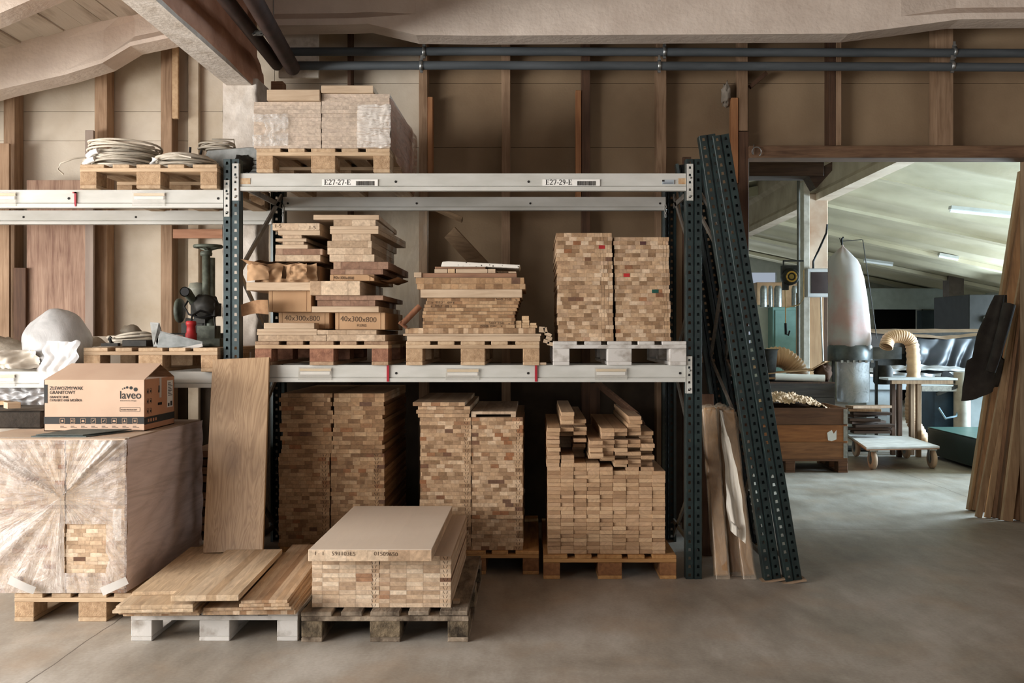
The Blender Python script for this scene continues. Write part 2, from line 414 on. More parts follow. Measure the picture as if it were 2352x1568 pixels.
# ---------------------------------------------------------------- room shell
WY = 7.78                                            # face of the boarding
struct(MB().box(-7, 9.6, -5.6, 23, -.2, 0).build('floor', M_floor, origin=(0,0,0)))

def planks_ceiling():
    """sloped whitewashed roof boarding, boards along the hall, uneven gaps"""
    mb = MB(); rr = random.Random(3); x = -2.05; sl = .262
    while x > -7.1:
        w = rr.uniform(.11, .17); g = rr.uniform(.002, .014)
        z1 = 3.98+(x+2.05)*sl; z0 = 3.98+(x-w+2.05)*sl; j = rr.uniform(-.008, .008)
        mb.add([(x,-5.6,z1+j),(x-w+g,-5.6,z0+j),(x-w+g,7.9,z0+j),(x,7.9,z1+j),(x,-5.6,z1+j+.025),(x-w+g,-5.6,z0+j+.025),(x-w+g,7.9,z0+j+.025),(x,7.9,z1+j+.025)],
               [(0,3,2,1),(4,5,6,7),(0,1,5,4),(1,2,6,5),(2,3,7,6),(3,0,4,7)])
        x -= w
    return mb
M_plankc = mat('whitewashed_planks', (216,206,190), (172,156,136), rough=.9, scale=10, stretch=(1,.12,1), bump=.4, world_space=True, contrast=(.3,.5))
struct(planks_ceiling().build('ceiling', M_plankc))
M_roofdark = mat('roof_felt', (70,60,50), rough=.95, world_space=True)
struct(MB().add([(-2.0,-5.6,4.06),(-7.2,-5.6,2.70),(-7.2,7.9,2.70),(-2.0,7.9,4.06),(-2.0,-5.6,4.2),(-7.2,-5.6,2.9),(-7.2,7.9,2.9),(-2.0,7.9,4.2)],
    [(0,3,2,1),(4,5,6,7),(0,1,5,4),(1,2,6,5),(2,3,7,6),(3,0,4,7)]).build('ceiling', M_roofdark))
struct(MB().box(-2.05, 9.6, -5.6, 7.9, 4.12, 4.3).build('ceiling', mat('brown_boarding',(176,140,108),(150,114,84),rough=.9,world_space=True)))

# outer walls: windows on the left, opening behind the camera for the added fill
mb = MB(); mb.box(-7.1,-6.95,-5.6,7.9,0,.95); mb.box(-7.1,-6.95,-5.6,7.9,2.55,4.2)
for a, b in ((-5.6,-2.7),(-.75,-.55),(1.4,1.6),(3.4,3.6),(5.1,7.9)): mb.box(-7.1,-6.95,a,b,.95,2.55)
struct(mb.build('wall_left', M_wall))
mb = MB(); mb.box(-7.1,9.6,-5.7,-5.55,0,1.3); mb.box(-7.1,9.6,-5.7,-5.55,3.1,4.3)
for a, b in ((-7.1,-1.5),(4.3,9.6)): mb.box(a,b,-5.7,-5.55,1.3,3.1)
struct(mb.build('wall_behind', M_roofdark))
struct(MB().box(9.5,9.65,-5.6,-1.0,0,4.3).box(9.5,9.65,3.8,7.9,0,4.3).box(9.5,9.65,-1.0,3.8,0,1.4).box(9.5,9.65,-1.0,3.8,3.0,4.3).box(9.5,9.65,.5,.65,1.4,3.0).box(9.5,9.65,2.1,2.25,1.4,3.0).build('wall_right', mat('brown_boarding',(176,140,108),(150,114,84),rough=.9,world_space=True)))  # right opening cut for the added fill light

# boarded partition: boards, studs, rails
OX0, OX1 = X(1718, 7.7), 3.97; OZ = 2.84
mb = MB(); mlow = MB(); rr = random.Random(5)
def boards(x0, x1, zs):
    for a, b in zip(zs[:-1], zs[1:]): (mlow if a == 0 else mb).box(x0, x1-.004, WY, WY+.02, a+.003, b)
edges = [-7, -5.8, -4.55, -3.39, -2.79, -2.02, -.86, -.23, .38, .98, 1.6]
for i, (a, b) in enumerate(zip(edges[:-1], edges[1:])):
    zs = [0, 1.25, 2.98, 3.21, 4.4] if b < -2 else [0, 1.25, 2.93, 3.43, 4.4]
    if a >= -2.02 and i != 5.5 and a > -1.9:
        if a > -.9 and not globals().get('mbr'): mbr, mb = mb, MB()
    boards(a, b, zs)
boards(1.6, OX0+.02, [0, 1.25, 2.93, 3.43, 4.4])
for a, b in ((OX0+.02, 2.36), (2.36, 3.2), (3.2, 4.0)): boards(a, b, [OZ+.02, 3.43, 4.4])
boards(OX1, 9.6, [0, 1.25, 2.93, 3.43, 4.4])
mb.box(-7.1, OX0, WY+.02, WY+.06, 0, 4.3); mb.box(OX1, 9.6, WY+.02, WY+.06, 0, 4.3); mb.box(OX0, OX1, WY+.02, WY+.06, OZ+.03, 4.3)
struct(mb.build('wall_back', M_wallr)); struct(mbr.build('wall_back', M_wall)); struct(mlow.build('wall_back', mat('shade_dark_board',(74,60,46),(54,44,34),rough=.9,world_space=True)))  # lower boards coloured dark to stand in for shade behind the stacks
SY = 7.64
n_tr = [0]
def trim(px0, px1, m, y_top=-260, y_bot=None, z0=0, Y=SY, d=.135, kx=0):
    n_tr[0] += 1
    zt = Z(y_top, Y); zb = Z(y_bot, Y) if y_bot is not None else z0
    return struct(MB().box(X(px0,Y), X(px1,Y), Y, Y+d-.002, zb, min(zt, 4.1)).build('trim_%d' % n_tr[0], m, bevel=.003))
for a, b in ((-420,-392),(-190,-165)): trim(a, b, M_stud)
trim(8,34,M_stud); trim(217,246,M_stud); trim(369,395,M_stud)
trim(432,456,mat('painted_stud',(196,180,156),(168,146,118),world_space=True,scale=6,rough=.85), Y=7.72, d=.05)
trim(395,409,M_boardY, y_top=108, y_bot=272, Y=SY-.02, d=.03)
for a, b, m in ((962,982,M_stud),(1152,1172,M_stud),(1336,1356,M_studdark),(1508,1531,M_stud)): trim(a, b, m)
trim(798,806,M_studdark)
trim(982,994,M_batten,y_top=222,y_bot=420,Y=SY-.01,d=.08); trim(1322,1335,M_batten,y_top=207,y_bot=480,Y=SY-.01,d=.08); trim(1680,1696,M_batten,y_top=224,y_bot=420,Y=SY-.01,d=.08)
trim(1697,1720,M_studdark, d=.22, y_top=302); trim(1697,1718,M_stud, y_bot=300, y_top=-260, d=.13)
for a, b, m in ((1905,1920,M_studdark),(1920,1933,M_stud),(2150,2190,M_stud)): trim(a, b, m, y_bot=334)
def rail(px0, px1, y0, y1, m, Y, d, nm=None):
    n_tr[0] += 1
    return struct(MB().box(X(px0,Y),X(px1,Y),Y,Y+d,Z(y1,Y),Z(y0,Y)).build('trim_%d' % n_tr[0], m, bevel=.004))
rail(1721, 2480, 334, 362, M_header, 7.60, .20)
rail(2360, 2480, 362, 1290, M_stud, 7.72, .12)
rail(1721, 1893, 368, 404, M_oldbeam, 8.1, .25)
n_tr[0] += 1
struct(MB().prism([(X(1850,8.2),Z(404,8.2)),(X(1905,8.2),Z(375,8.2)),(X(1905,8.2),Z(395,8.2)),(X(1868,8.2),Z(436,8.2))],8.12,8.3).build('trim_%d' % n_tr[0], M_oldbeam))
# short blocking piece and shelf edge near the column head
rail(622, 650, 186, 215, M_reddish, 7.5, .1)
# diagonal strut at the top right of the opening post
n_tr[0] += 1
struct(MB().beam((X(1722,7.7),7.7,Z(200,7.7)),(X(1760,7.7),7.7,Z(168,7.7)),.05,.03).build('trim_%d' % n_tr[0], M_studdark))

# cast concrete frame: column, girder along the hall, rafters
mb = MB(); cx0, cx1 = X(512,7.2), X(592,7.2)
def colf(u, v):
    P = [(cx0,7.2),(cx1,7.2),(cx1,7.5),(cx0,7.5),(cx0,7.2)]; k = min(int(u*4),3); q = u*4-k
    x = P[k][0]*(1-q)+P[k+1][0]*q; y = P[k][1]*(1-q)+P[k+1][1]*q; z = v*3.32
    j = .010*nz(x*7, y*7, z*6)+.006*nz(x*25, y*25, z*22)
    return (x+(j if k in (1,) else -j if k == 3 else j*.3), y+(-abs(j)*1.4 if k == 0 else 0), z)
mb.grid(48, 120, colf, smooth=True)
o = mb.build('trim_91', M_concw); struct(o)
def section_beam(name, m, stations, yf, yb):
    """rafter cast in place: stations (x, z bottom, z top, web recess, flange height)"""
    mb = MB(); rings = []
    for x, zb, zt, rec, fl in stations:
        rings.append([(x,yb,zb),(x,yf,zb),(x,yf,zb+fl),(x,yf+rec,zb+fl+.06),(x,yf+rec,zt-fl-.06),(x,yf,zt-fl),(x,yf,zt),(x,yb,zt)])
    n = 8; vs = [q for r in rings for q in r]
    fs = [(i*n+k, i*n+(k+1) % n, (i+1)*n+(k+1) % n, (i+1)*n+k) for i in range(len(rings)-1) for k in range(n)]
    mb.add(vs, fs); mb.add(rings[0], [tuple(range(n))]); mb.add(rings[-1], [tuple(range(n))])
    return struct(mb.build(name, m, bevel=0))
YR = 7.12
def st(px, yb, yt, rec, fl=.03, Y=YR): return (X(px,Y), Z(yb,Y+.18), Z(yt,Y), rec, fl)
section_beam('trim_92', M_conc, [st(-760,430,330,0), st(0,219,92,0), st(150,186,60,0), st(235,160,38,.02), st(300,122,10,.07), st(420,97,-30,.08), st(520,72,-60,.08)], YR, YR+.22)
section_beam('trim_93', M_conc, [st(592,76,-140,.07,.045), st(800,74,-140,.07,.045), st(845,72,-140,.06,.045), st(955,97,-140,0,.09), st(1100,99,-140,0,.09), st(1950,94,-140,0,.09), st(2070,80,-140,.0,.08), st(2205,62,-140,.07,.045), st(2480,60,-140,.07,.045), st(3300,60,-140,.07,.045)], YR, YR+.22)
# nearer rafter over the left aisle
Y2 = 5.95
section_beam('trim_94', M_conc, [st(-900,430,230,0,Y=Y2), st(-200,128,-60,0,Y=Y2), st(0,52,-130,0,Y=Y2), st(128,-2,-160,0,Y=Y2), st(300,-60,-220,.0,Y=Y2)], Y2, Y2+.18)
for k, yy in enumerate((4.6, 3.2, 1.8, .4, -1.0, -2.4)):
    section_beam('trim_%d' % (95+k), M_conc, [(-7,2.25,2.6,0,.03), (-3.2,3.25,3.6,0,.03), (-2.0,3.55,3.95,.05,.03)], yy, yy+.24)
    section_beam('trim_%d' % (105+k), M_conc, [(-2.0,3.62,4.3,0,.08), (9.5,3.62,4.3,0,.08)], yy-.02, yy+.2)
# girder
gx0, gx1, gz = -2.215, -2.03, 3.30
mb = MB()
def gir(u, v):
    P = [(gx1+.0,4.0),(gx1-.05,3.92),(gx1-.05,3.56),(gx1,3.46),(gx1,gz),(gx0,gz),(gx0,3.46),(gx0+.03,3.55),(gx0+.03,4.0)]
    k = min(int(u*8),7); q = u*8-k; x = P[k][0]*(1-q)+P[k+1][0]*q; z = P[k][1]*(1-q)+P[k+1][1]*q; y = -5.5+v*13.0
    j = .018*nz(y*2.2, z*4, x)+.008*nz(y*9, z*9)
    if 1 <= k <= 3: x += j*1.3
    if v > .93: z -= (v-.93)*.5 if z < 3.5 else 0
    return (x, y, z+(j*.4 if k == 4 else 0))
mb.grid(40, 130, gir)
struct(mb.build('trim_120', M_girder))
struct(MB().box(gx0-.002, gx1-.004, -5.5, 7.22, gz-.03, gz+.004).build('trim_121', M_concw))  # pale slab paints the light caught by the girder underside
# wire hanger and whitewashed boarding glimpsed above the pipes
struct(MB().box(X(640,7.5),X(731,7.5),7.5,7.53,Z(178,7.5),Z(66,7.5)).build('trim_122', M_plankc))
# ---------------------------------------------------------------- pipes under the roof
def pipe(label, px0, px1, py, Y, clamps):
    z = Z(py, Y); x0, x1 = X(px0, Y), X(px1, Y); r = .032
    t = thing('insulated_pipe', label, 'pipe', ((x0+x1)/2, Y, z))
    L = (x1-x0)/2
    MB().tube([(-L,0,0),(-L*.5,0,.004),(0,0,-.002),(L*.5,0,-.006),(L,0,-.012)], r, 16).build('insulation', M_pipe, t)
    for c in clamps:
        cx = X(c, Y)-(x0+x1)/2
        b = MB(); b.lathe([(r+.004,-.012),(r+.007,-.012),(r+.007,.012),(r+.004,.012)], (cx,0,0), 'x', 20)
        b.box(cx-.008, cx+.008, -.006, .006, r, r+.045); b.box(cx-.012, cx+.012, -.012, .012, r+.008, r+.02); b.box(cx-.01, cx+.01, -.01, .01, -r-.02, -r)
        b.build('pipe_clamp', M_galv, t)
    return t
PY = 7.42
pipe('upper grey insulated pipe running along the boarded wall right under the concrete rafter', 660, 2420, 119, PY+.08, (974, 1526, 2192))
pipe('lower grey insulated pipe of the two running along the boarded wall', 684, 2420, 151, PY-.06, (968, 1514, 2187))
def pipe_y(label, p0, Y0, p1, Y1, r, m):
    a = Vector((X(p0[0],Y0), Y0, Z(p0[1],Y0))); b = Vector((X(p1[0],Y1), Y1, Z(p1[1],Y1)))
    d = (b-a); e = b+d.normalized()*8
    o = MB().tube([a, b, e], r, 18).build('brown_pipe', m); tag(o, label, 'pipe'); return o
pipe_y('thick dark brown pipe hung beside the concrete girder, nearer the grey pipes', (672,156), 7.26, (583,0), 5.75, .055, M_pipedark)
pipe_y('thinner dark brown pipe between the concrete girder and the thick brown pipe', (636,148), 7.3, (520,0), 5.75, .045, M_pipedark)
pipe_y('pale pipe stub sloping down behind the top of the film wrapped pack', (700,196), 7.55, (676,172), 7.35, .03, M_pipe) if False else None
Yb = 6.35
t = thing('pipe_hanger', 'perforated galvanised hanger rail and threaded rod carrying the brown pipes', 'bracket', (X(598,Yb), Yb, Z(80,Yb)))
b = MB()
for i in range(4): b.box(-.085+i*.045, -.085+i*.045+.012, -.02, .02, 0, .004); 
b.box(-.09,.09,-.02,-.012,0,.022); b.box(-.09,.09,.012,.02,0,.022); b.box(-.09,-.08,-.02,.02,0,.02); b.box(.08,.09,-.02,.02,0,.02)
b.build('hanger_rail', M_galv, t)
MB().tube([(.083,0,-.01),(.083,0,.6)], .004, 8).build('threaded_rod', M_galv, t)
MB().box(.073,.1,-.012,.012,.065,.08).build('rod_nut', M_galv, t)

# ---------------------------------------------------------------- pallet rack
def perforated(mb, xa, xb, y, n, z0, pitch=.0505, hw=.0065, hh=.009):
    """plate with one row of trapezoid slots"""
    xc = (xa+xb)/2
    for i in range(n):
        a = z0+i*pitch; b = a+pitch; c = (a+b)/2
        o = [(xa,y,a),(xb,y,a),(xb,y,b),(xa,y,b)]; h = [(xc-hw*1.25,y,c-hh),(xc+hw*1.25,y,c-hh),(xc+hw,y,c+hh),(xc-hw,y,c+hh)]
        mb.add(o+h, [(0,1,5,4),(1,2,6,5),(2,3,7,6),(3,0,4,7)])
def upright_mb(h, back=False):
    mb = MB(); n = int(round(h/.0505)); s = -1 if back else 1
    perforated(mb, -.046, -.006, 0, n, 0); perforated(mb, .006, .046, 0, n, 0); H2 = n*.0505
    def strip(a, b): mb.add([(a[0],a[1],0),(b[0],b[1],0),(b[0],b[1],H2),(a[0],a[1],H2)], [(0,1,2,3)])
    strip((-.006,0),(-.002,.010*s)); strip((-.002,.010*s),(.002,.010*s)); strip((.002,.010*s),(.006,0))
    strip((-.046,0),(-.049,.004*s)); strip((.046,0),(.049,.004*s))
    strip((-.049,.004*s),(-.049,.075*s)); strip((.049,.004*s),(.049,.075*s)); strip((-.049,.075*s),(-.03,.08*s)); strip((.049,.075*s),(.03,.08*s))
    return mb
ME_UP = upright_mb(2.5).mesh('upright', M_post, fix=False); ME_UPB = upright_mb(2.5, True).mesh('upright', M_postdark, fix=False)
ME_UPD = upright_mb(2.5).mesh('upright', M_postdark, fix=False)
RY, RB = 5.985, 7.06
rack = thing('pallet_rack', 'pallet rack with teal perforated uprights and white beams, loaded with wood', 'rack', (X(1064,6), RY+.5, 0))
rp = Vector(rack.location)
def rloc(x, y, z): return (x-rp.x, y-rp.y, z-rp.z)
XL, XR = X(533,6.0), X(1593,6.0)
def foot(x, y):
    MB().box(-.07,.07,-.03,.09,0,.006).box(-.055,.055,-.012,.085,.006,.012).build('foot_plate', M_galv, rack, origin=rloc(x,y,0))
for x, f, b in ((XL, ME_UP, ME_UPB), (XR, ME_UPD, ME_UPB), (XL-2.79, ME_UP, ME_UPB)):
    inst('upright', f, rloc(x, RY, 0), rack); inst('upright', b, rloc(x, RB+.08, 0), rack); foot(x, RY); foot(x, RB)
    zz = [.05, .65, 1.25, 1.85, 2.45]; side = 0
    for i in range(len(zz)-1):
        a, c = (RY+.06, RB) if i % 2 else (RB, RY+.06)
        # photograph: brace drops from the back at the top to the front, then back again
        o = MB().beam((x+.03,a,zz[i]),(x+.03,c,zz[i+1]),.012,.035).build('diagonal_brace', M_brace, rack, origin=None); o.location = (-rp.x,-rp.y,0)
    for z in (.15, 2.38):
        o = MB().beam((x+.03,RY+.06,z),(x+.03,RB,z),.012,.035).build('horizontal_brace', M_brace, rack); o.location = (-rp.x,-rp.y,0)
def beam_profile(x0, x1, y, z0, z1, front=True):
    """box beam with a stepped lip along its lower edge"""
    h = z1-z0; s = 1 if front else -1
    pr = [(0,z1),(0,z0+h*.30),(.004,z0+h*.27),(-.006,z0+h*.22),(-.006,z0),(.045,z0),(.045,z1-.028),(.02,z1-.028),(.02,z1)]
    pr = [(.003,z1)]+[(a,b) for a, b in pr[1:-1]]+[(.02,z1)]
    mb = MB(); n = len(pr)
    vs = [(x0, y+s*a, b) for a, b in pr]+[(x1, y+s*a, b) for a, b in pr]
    mb.add(vs, [(i, i+n, (i+1) % n+n, (i+1) % n) for i in range(n)]+[tuple(range(n)), tuple(reversed(range(n,2*n)))])
    return mb
def rack_beam(px0, px1, y0, y1, Y, front=True, holes=(), conn=(), rust=(), x0=None, x1=None):
    xa = X(px0, Y) if x0 is None else x0; xb = X(px1, Y) if x1 is None else x1
    z0, z1 = Z(y1, Y), Z(y0, Y)
    o = beam_profile(xa, xb, Y, z0, z1, front).build('beam', M_beamw, rack); o.location = (-rp.x,-rp.y,0)
    yf = Y-.0015
    for h in holes:
        c = MB().lathe([(.0075,-.001),(.0075,.003)], (X(h,Y), yf+.001, z0+(z1-z0)*.52), 'y', 14).build('bolt_hole', M_ink, o)
    for r0, r1 in rust:
        MB().box(X(r0,Y), X(r1,Y), yf-.0005, yf+.001, z0+(z1-z0)*.38, z0+(z1-z0)*.72).build('rust_patch', M_rust, o)
    for ca, cb, cy0, cy1, yy in conn:
        w0, w1 = X(ca,Y), X(cb,Y); zz0, zz1 = Z(cy1,Y), Z(cy0,Y)
        mb = MB(); n = max(3, int(round((zz1-zz0)/.044)))
        perforated(mb, w0, w1, yy, n, zz0, (zz1-zz0)/n, .0055, .007)
        for a, b in ((w0,w0+.004),(w1-.004,w1)): mb.box(a,b,yy,yy+.02,zz0,zz1)
        mb.build('connector', M_beamw, o, fix=False)
        k = MB()
        for i in (.12,.62): k.lathe([(.006,0),(.006,-.005),(.002,-.007)], ((w0+w1)/2+.002, yy, zz0+(zz1-zz0)*i), 'y', 10)
        k.build('rivet', M_galv, o)
    return o
top = rack_beam(551, 1576, 398, 438, 5.99, holes=(565, 909, 1214, 1562), rust=((552,575),(1558,1576)), conn=((533,551,376,461,5.978),(1575,1593,377,461,5.978)))
tback = rack_beam(650, 1529, 452, 483, 7.03, front=True, holes=(661, 957, 1218, 1516), conn=((648,653,470,520,7.02),(1526,1531,470,500,7.02)))
low = rack_beam(551, 1576, 838, 877, 5.99, holes=(910, 1213, 1562), conn=((1574,1591,818,903,5.978),))
rack_beam(650, 1529, 834, 866, 7.03)
lt = rack_beam(-400, 515, 436, 477, 5.99, holes=(158, 501), x0=XL-2.75, conn=((514,530,414,498,5.978),))
rack_beam(-400, 624, 483, 515, 7.03, holes=(54, 312), x0=XL-2.75)
ll = rack_beam(-400, 515, 853, 890, 5.99, x0=XL-2.75)
rack_beam(-400, 624, 846, 876, 7.03, x0=XL-2.75)
def serif(name, s, h, loc, m, parent):
    """stencil-like roman capitals and figures with serifs, as on the rack labels"""
    mb = MB(); x, y, z = loc; k = h
    def seg(a, b, w):
        mb.beam((x+cx+a[0]*k, y, z+a[1]*k), (x+cx+b[0]*k, y, z+b[1]*k), w*k, .0008, up=(0,1,0))
    def arc(cx_, cz, rx, rz, a0, a1, w, n=9):
        P = [(cx_+rx*math.cos(math.radians(a0+(a1-a0)*i/n)), cz+rz*math.sin(math.radians(a0+(a1-a0)*i/n))) for i in range(n+1)]
        for p, q in zip(P[:-1], P[1:]): seg(p, q, w)
    cx = 0
    for ch in s:
        if ch == 'E':
            seg((.18,0),(.18,1),.17); seg((0,.03),(.66,.03),.07); seg((0,.97),(.64,.97),.07); seg((.2,.52),(.5,.52),.07)
            seg((.64,.0),(.66,.24),.07); seg((.62,.76),(.62,1),.07); seg((.5,.4),(.5,.64),.06); cx += .82*k
        elif ch == '2':
            arc(.27,.73,.22,.24,165,-35,.14); seg((.44,.6),(.08,.1),.09); seg((.04,.06),(.54,.06),.13); seg((.54,.04),(.58,.2),.06); cx += .68*k
        elif ch == '7':
            seg((.04,.94),(.56,.94),.13); seg((.54,.92),(.24,0),.12); seg((.05,.98),(.03,.78),.06); cx += .66*k
        elif ch == '9':
            arc(.28,.70,.20,.27,0,360,.11,14); arc(.10,.66,.39,.64,5,-72,.12); cx += .68*k
        elif ch == '-': seg((.06,.36),(.36,.36),.12); cx += .44*k
    return mb.build(name, m, parent)
# labels, price strips and red tape on the beams
def sticker(beam, px0, px1, y0, y1, Y, m, name='label_sticker', d=.0025):
    return MB().box(X(px0,Y),X(px1,Y),Y-d,Y+.002,Z(y1,Y),Z(y0,Y)).build(name, m, beam)
YT = 5.988
for a, b, s, tx in ((740,868,'E27-27-E',745),(1246,1378,'E27-29-E',1253)):
    sticker(top, a, b, 412, 427, YT, M_paper, d=.004)
    serif('code_lettering', s, .031, (X(tx,YT), YT-.0048, Z(424.5,YT)), M_ink, top)
    bx = tx+73; mb = MB(); rr = random.Random(tx); xx = X(bx,YT)
    while xx < X(bx+42,YT):
        w = rr.choice((.0008,.0016,.0024)); mb.box(xx,xx+w,YT-.0052,YT-.0042,Z(426,YT),Z(416,YT)); xx += w+rr.choice((.0012,.002))
    mb.build('barcode', M_ink, top)
sticker(top, 1521, 1548, 413, 423, YT, mat('grey_label',(170,180,188),(150,160,168)), d=.004)
sticker(top, 1521, 1526, 413, 417, YT, M_ink, 'label_logo', d=.005)
for dy in (418, 420.5): sticker(top, 1523, 1546, dy, dy+.8, YT, M_ink, 'label_lines', d=.005)
M_amber = mat('amber_strip', (214,186,138), (206,176,128)); M_clear = film('clear_label_holder', (206,200,190), .22, .30, scale=3)
for bm_, a, b, y0, y1 in ((lt,-30,38,441,473),(lt,305,380,441,473),(low,686,762,843,872),(low,1024,1101,845,872),(low,1366,1440,844,871),(ll,-20,36,858,886)):
    h = sticker(bm_, a, b, y0, y1, YT, M_clear, 'label_holder', d=.012)
    sticker(bm_, a+3, b-2, y0+3, y0+9, YT, M_amber, 'amber_strip', d=.007)
    sticker(bm_, a+4, b-4, y0+10, y0+17, YT, M_paper, 'paper_strip', d=.007)
for bm_, a, y0, y1 in ((low,891,838,876),(low,1231,838,876)): sticker(bm_, a-2.5, a+3, y0, y1, YT, M_redtape, 'red_tape', d=.0085)
mb = MB()
for (a, b), (c, d) in zip([(168,441),(172,441),(173,470)], [(176,444),(176,470),(176,474)]): mb.box(X(a,YT),X(c,YT),YT-.009,YT,Z(d,YT),Z(b,YT))
mb.build('red_tape', M_redtape, lt)

# ---------------------------------------------------------------- loose upright frames leaning on the rack
def lean_frame(px_foot, ang, Yf, h, label):
    t = thing('upright_frame', label, 'rack frame', (X(px_foot,Yf), Yf, .012), rot=(0, math.radians(-ang), 0), group='loose rack frames leaning by the opening')
    n = int(h/.0505); me = upright_mb(h).mesh('upright', M_postdark, fix=False); mb_ = upright_mb(h, True).mesh('upright', M_postdark, fix=False)
    inst('upright', me, (0,0,0), t); inst('upright', mb_, (0,1.05,0), t)
    z = .12; k = 0
    while z+.6 < h:
        a, c = (.05, .99) if k % 2 else (.99, .05)
        MB().beam((.0,a,z),(.0,c,z+.58),.012,.035).build('diagonal_brace', M_brace, t); z += .6; k += 1
    MB().beam((0,.05,.1),(0,.99,.1),.012,.035).build('horizontal_brace', M_brace, t)
    for y in (-.02, 1.0): MB().box(-.07,.07,y,y+.1,-.01,.0).build('foot_plate', mat('tan_shim',(170,140,108),(130,104,80)), t)
    return t
lean_frame(1776, 8.45, 5.93, 2.66, 'dark green perforated frame leaning on the rack post, left one of the leaning pair')
lean_frame(1824, 9.35, 5.90, 2.66, 'dark green perforated frame leaning beside the opening, right one of the leaning pair')

# ---------------------------------------------------------------- euro pallets
def make_pallet(key, m_long, m_cross, m_block, m_foot=None):
    me = {}
    def rough(mb): return mb
    me['wide'] = MB().box(-.0725,.0725,0,1.2,0,.022).mesh('deck_board', m_long, .003)
    me['narrow'] = MB().box(-.05,.05,0,1.2,0,.022).mesh('deck_board', m_long, .003)
    me['cross'] = MB().box(0,.8,0,.145,0,.022).mesh('cross_board', m_cross, .002)
    me['blk'] = MB().box(-.05,.05,0,.145,0,.078).mesh('block', m_block, .003)
    me['blkw'] = MB().box(-.0725,.0725,0,.145,0,.078).mesh('block', m_block, .003)
    me['fn'] = MB().box(-.05,.05,0,1.2,0,.022).mesh('bottom_board', m_foot or m_long, .003)
    me['fw'] = MB().box(-.0725,.0725,0,1.2,0,.022).mesh('bottom_board', m_foot or m_long, .003)
    return me
PAL = {'pine': make_pallet('pine', M_pine, M_pinex, M_chip), 'yellow': make_pallet('yellow', M_yell, M_yellx, wood('yellow_block',(150,98,56),(112,68,38),'y')),
       'red': make_pallet('red', wood('brownish_pallet',(170,138,106),(124,92,66),'y'), M_pinex, M_chipred), 'white': make_pallet('white', M_white_p, M_white_p, M_white_p),
       'old': make_pallet('old', M_old, M_old, M_oldblock)}
def pallet(kind, x, y, z, label, rz=0, w=.8, jit=0, group='euro pallets under the wood'):
    t = thing('pallet', label, 'pallet', (x, y, z), group, (0,0,math.radians(rz))); me = PAL[kind]; rr = random.Random(int(abs(x)*1000))
    s = w/.8
    for cx, k in ((.0725,'wide'),(.24,'narrow'),(.4,'wide'),(.56,'narrow'),(.7275,'wide')):
        o = inst('deck_board', me[k], (cx*s, rr.uniform(-jit,jit), .122+(.001 if jit else 0)), t)
        if jit: o.scale = (rr.uniform(.85,1.02), rr.uniform(.985,1.01), 1)
    for cy in (0, .5275, 1.055): inst('cross_board', me['cross'], (0, cy, .1), t).scale = (s, 1, 1)
    for cx, k in ((.05,'blk'),(.4,'blkw'),(.75,'blk')):
        for cy in (.001, .5275, 1.054): inst('block', me[k], (cx*s, cy, .022), t)
    for cx, k in ((.05,'fn'),(.4,'fw'),(.75,'fn')): inst('bottom_board', me[k], (cx*s, 0, 0), t)
    return t
ZS = 1.2855            # top of the lower beams
ZT = Z(398, 5.99)+.001 # top of the upper beam
pallet('pine', X(590,5.97), 5.96, ZT, 'pine pallet on the top beams under the dusty film wrapped pack')
pallet('red', X(586,5.97), 5.965, ZS, 'brownish pallet with reddish blocks on the lower beams, under the marked cartons')
pallet('pine', X(933,5.97), 5.965, ZS, 'light pine pallet in the middle of the lower beams')
pallet('white', X(1270,5.97), 5.965, ZS, 'white painted pallet on the lower beams beside the right post')
pallet('yellow', X(1248,6.0), 5.985, 0, 'orange-yellow pallet on the floor next to the right rack post')
pallet('yellow', X(1238,6.12)-.8, 6.1, 0, 'orange-yellow pallet on the floor, half hidden behind the grey pallet')
pallet('yellow', X(640,6.2), 6.22, 0, 'pallet in the dark at the back of the lowest level behind the leaning oak board')
pallet('old', X(692,4.76), 4.76, 0, 'old weathered grey pallet with crumbling blocks in the foreground', jit=.012)
pallet('white', X(301,4.775), 4.775, 0, 'white painted pallet on the floor in the foreground under loose flat panels', jit=.004)
pallet('pine', X(190,5.97), 5.93, Z(436,5.99), 'pine pallet seen from below on the upper left beams under cable coils', w=.82)
pallet('pine', X(197,5.97), 5.94, Z(853,5.99), 'pine pallet on the lower left beams under the old machine')
pallet('pine', X(33,5.1), 5.1, 0, 'light pallet under the big film wrapped pack on the left', group='euro pallets under the wood')
# ---------------------------------------------------------------- stacks of glued panels
n_panel = [0]
def panel_stack(x, y, z, w, d, t, n, m, where, group, jx=.004, jy=.004, name='glued_panel', prof=None, gap=.0002, bevel=.0006):
    """n panels laid on each other, each its own object; label counts from the bottom"""
    me = MB().box(0, w, 0, d, 0, t-gap).mesh(name, m, bevel)
    out = []
    for i in range(n):
        dx = R.uniform(-jx, jx)+(prof(i) if prof else 0); dy = R.uniform(-jy, jy)
        o = inst(name, me, (x+dx, y+dy, z+i*t), None, math.radians(R.uniform(-.12,.12)))
        pos = 'bottom' if i == 0 else 'top' if i == n-1 else ordn(i+1)
        tag(o, ('%s glued panel counting up, %s' % (pos, where)) if 0 < i < n-1 else ('%s glued panel, %s' % (pos, where)), 'panel', group)
        n_panel[0] += 1; out.append(o)
    return out
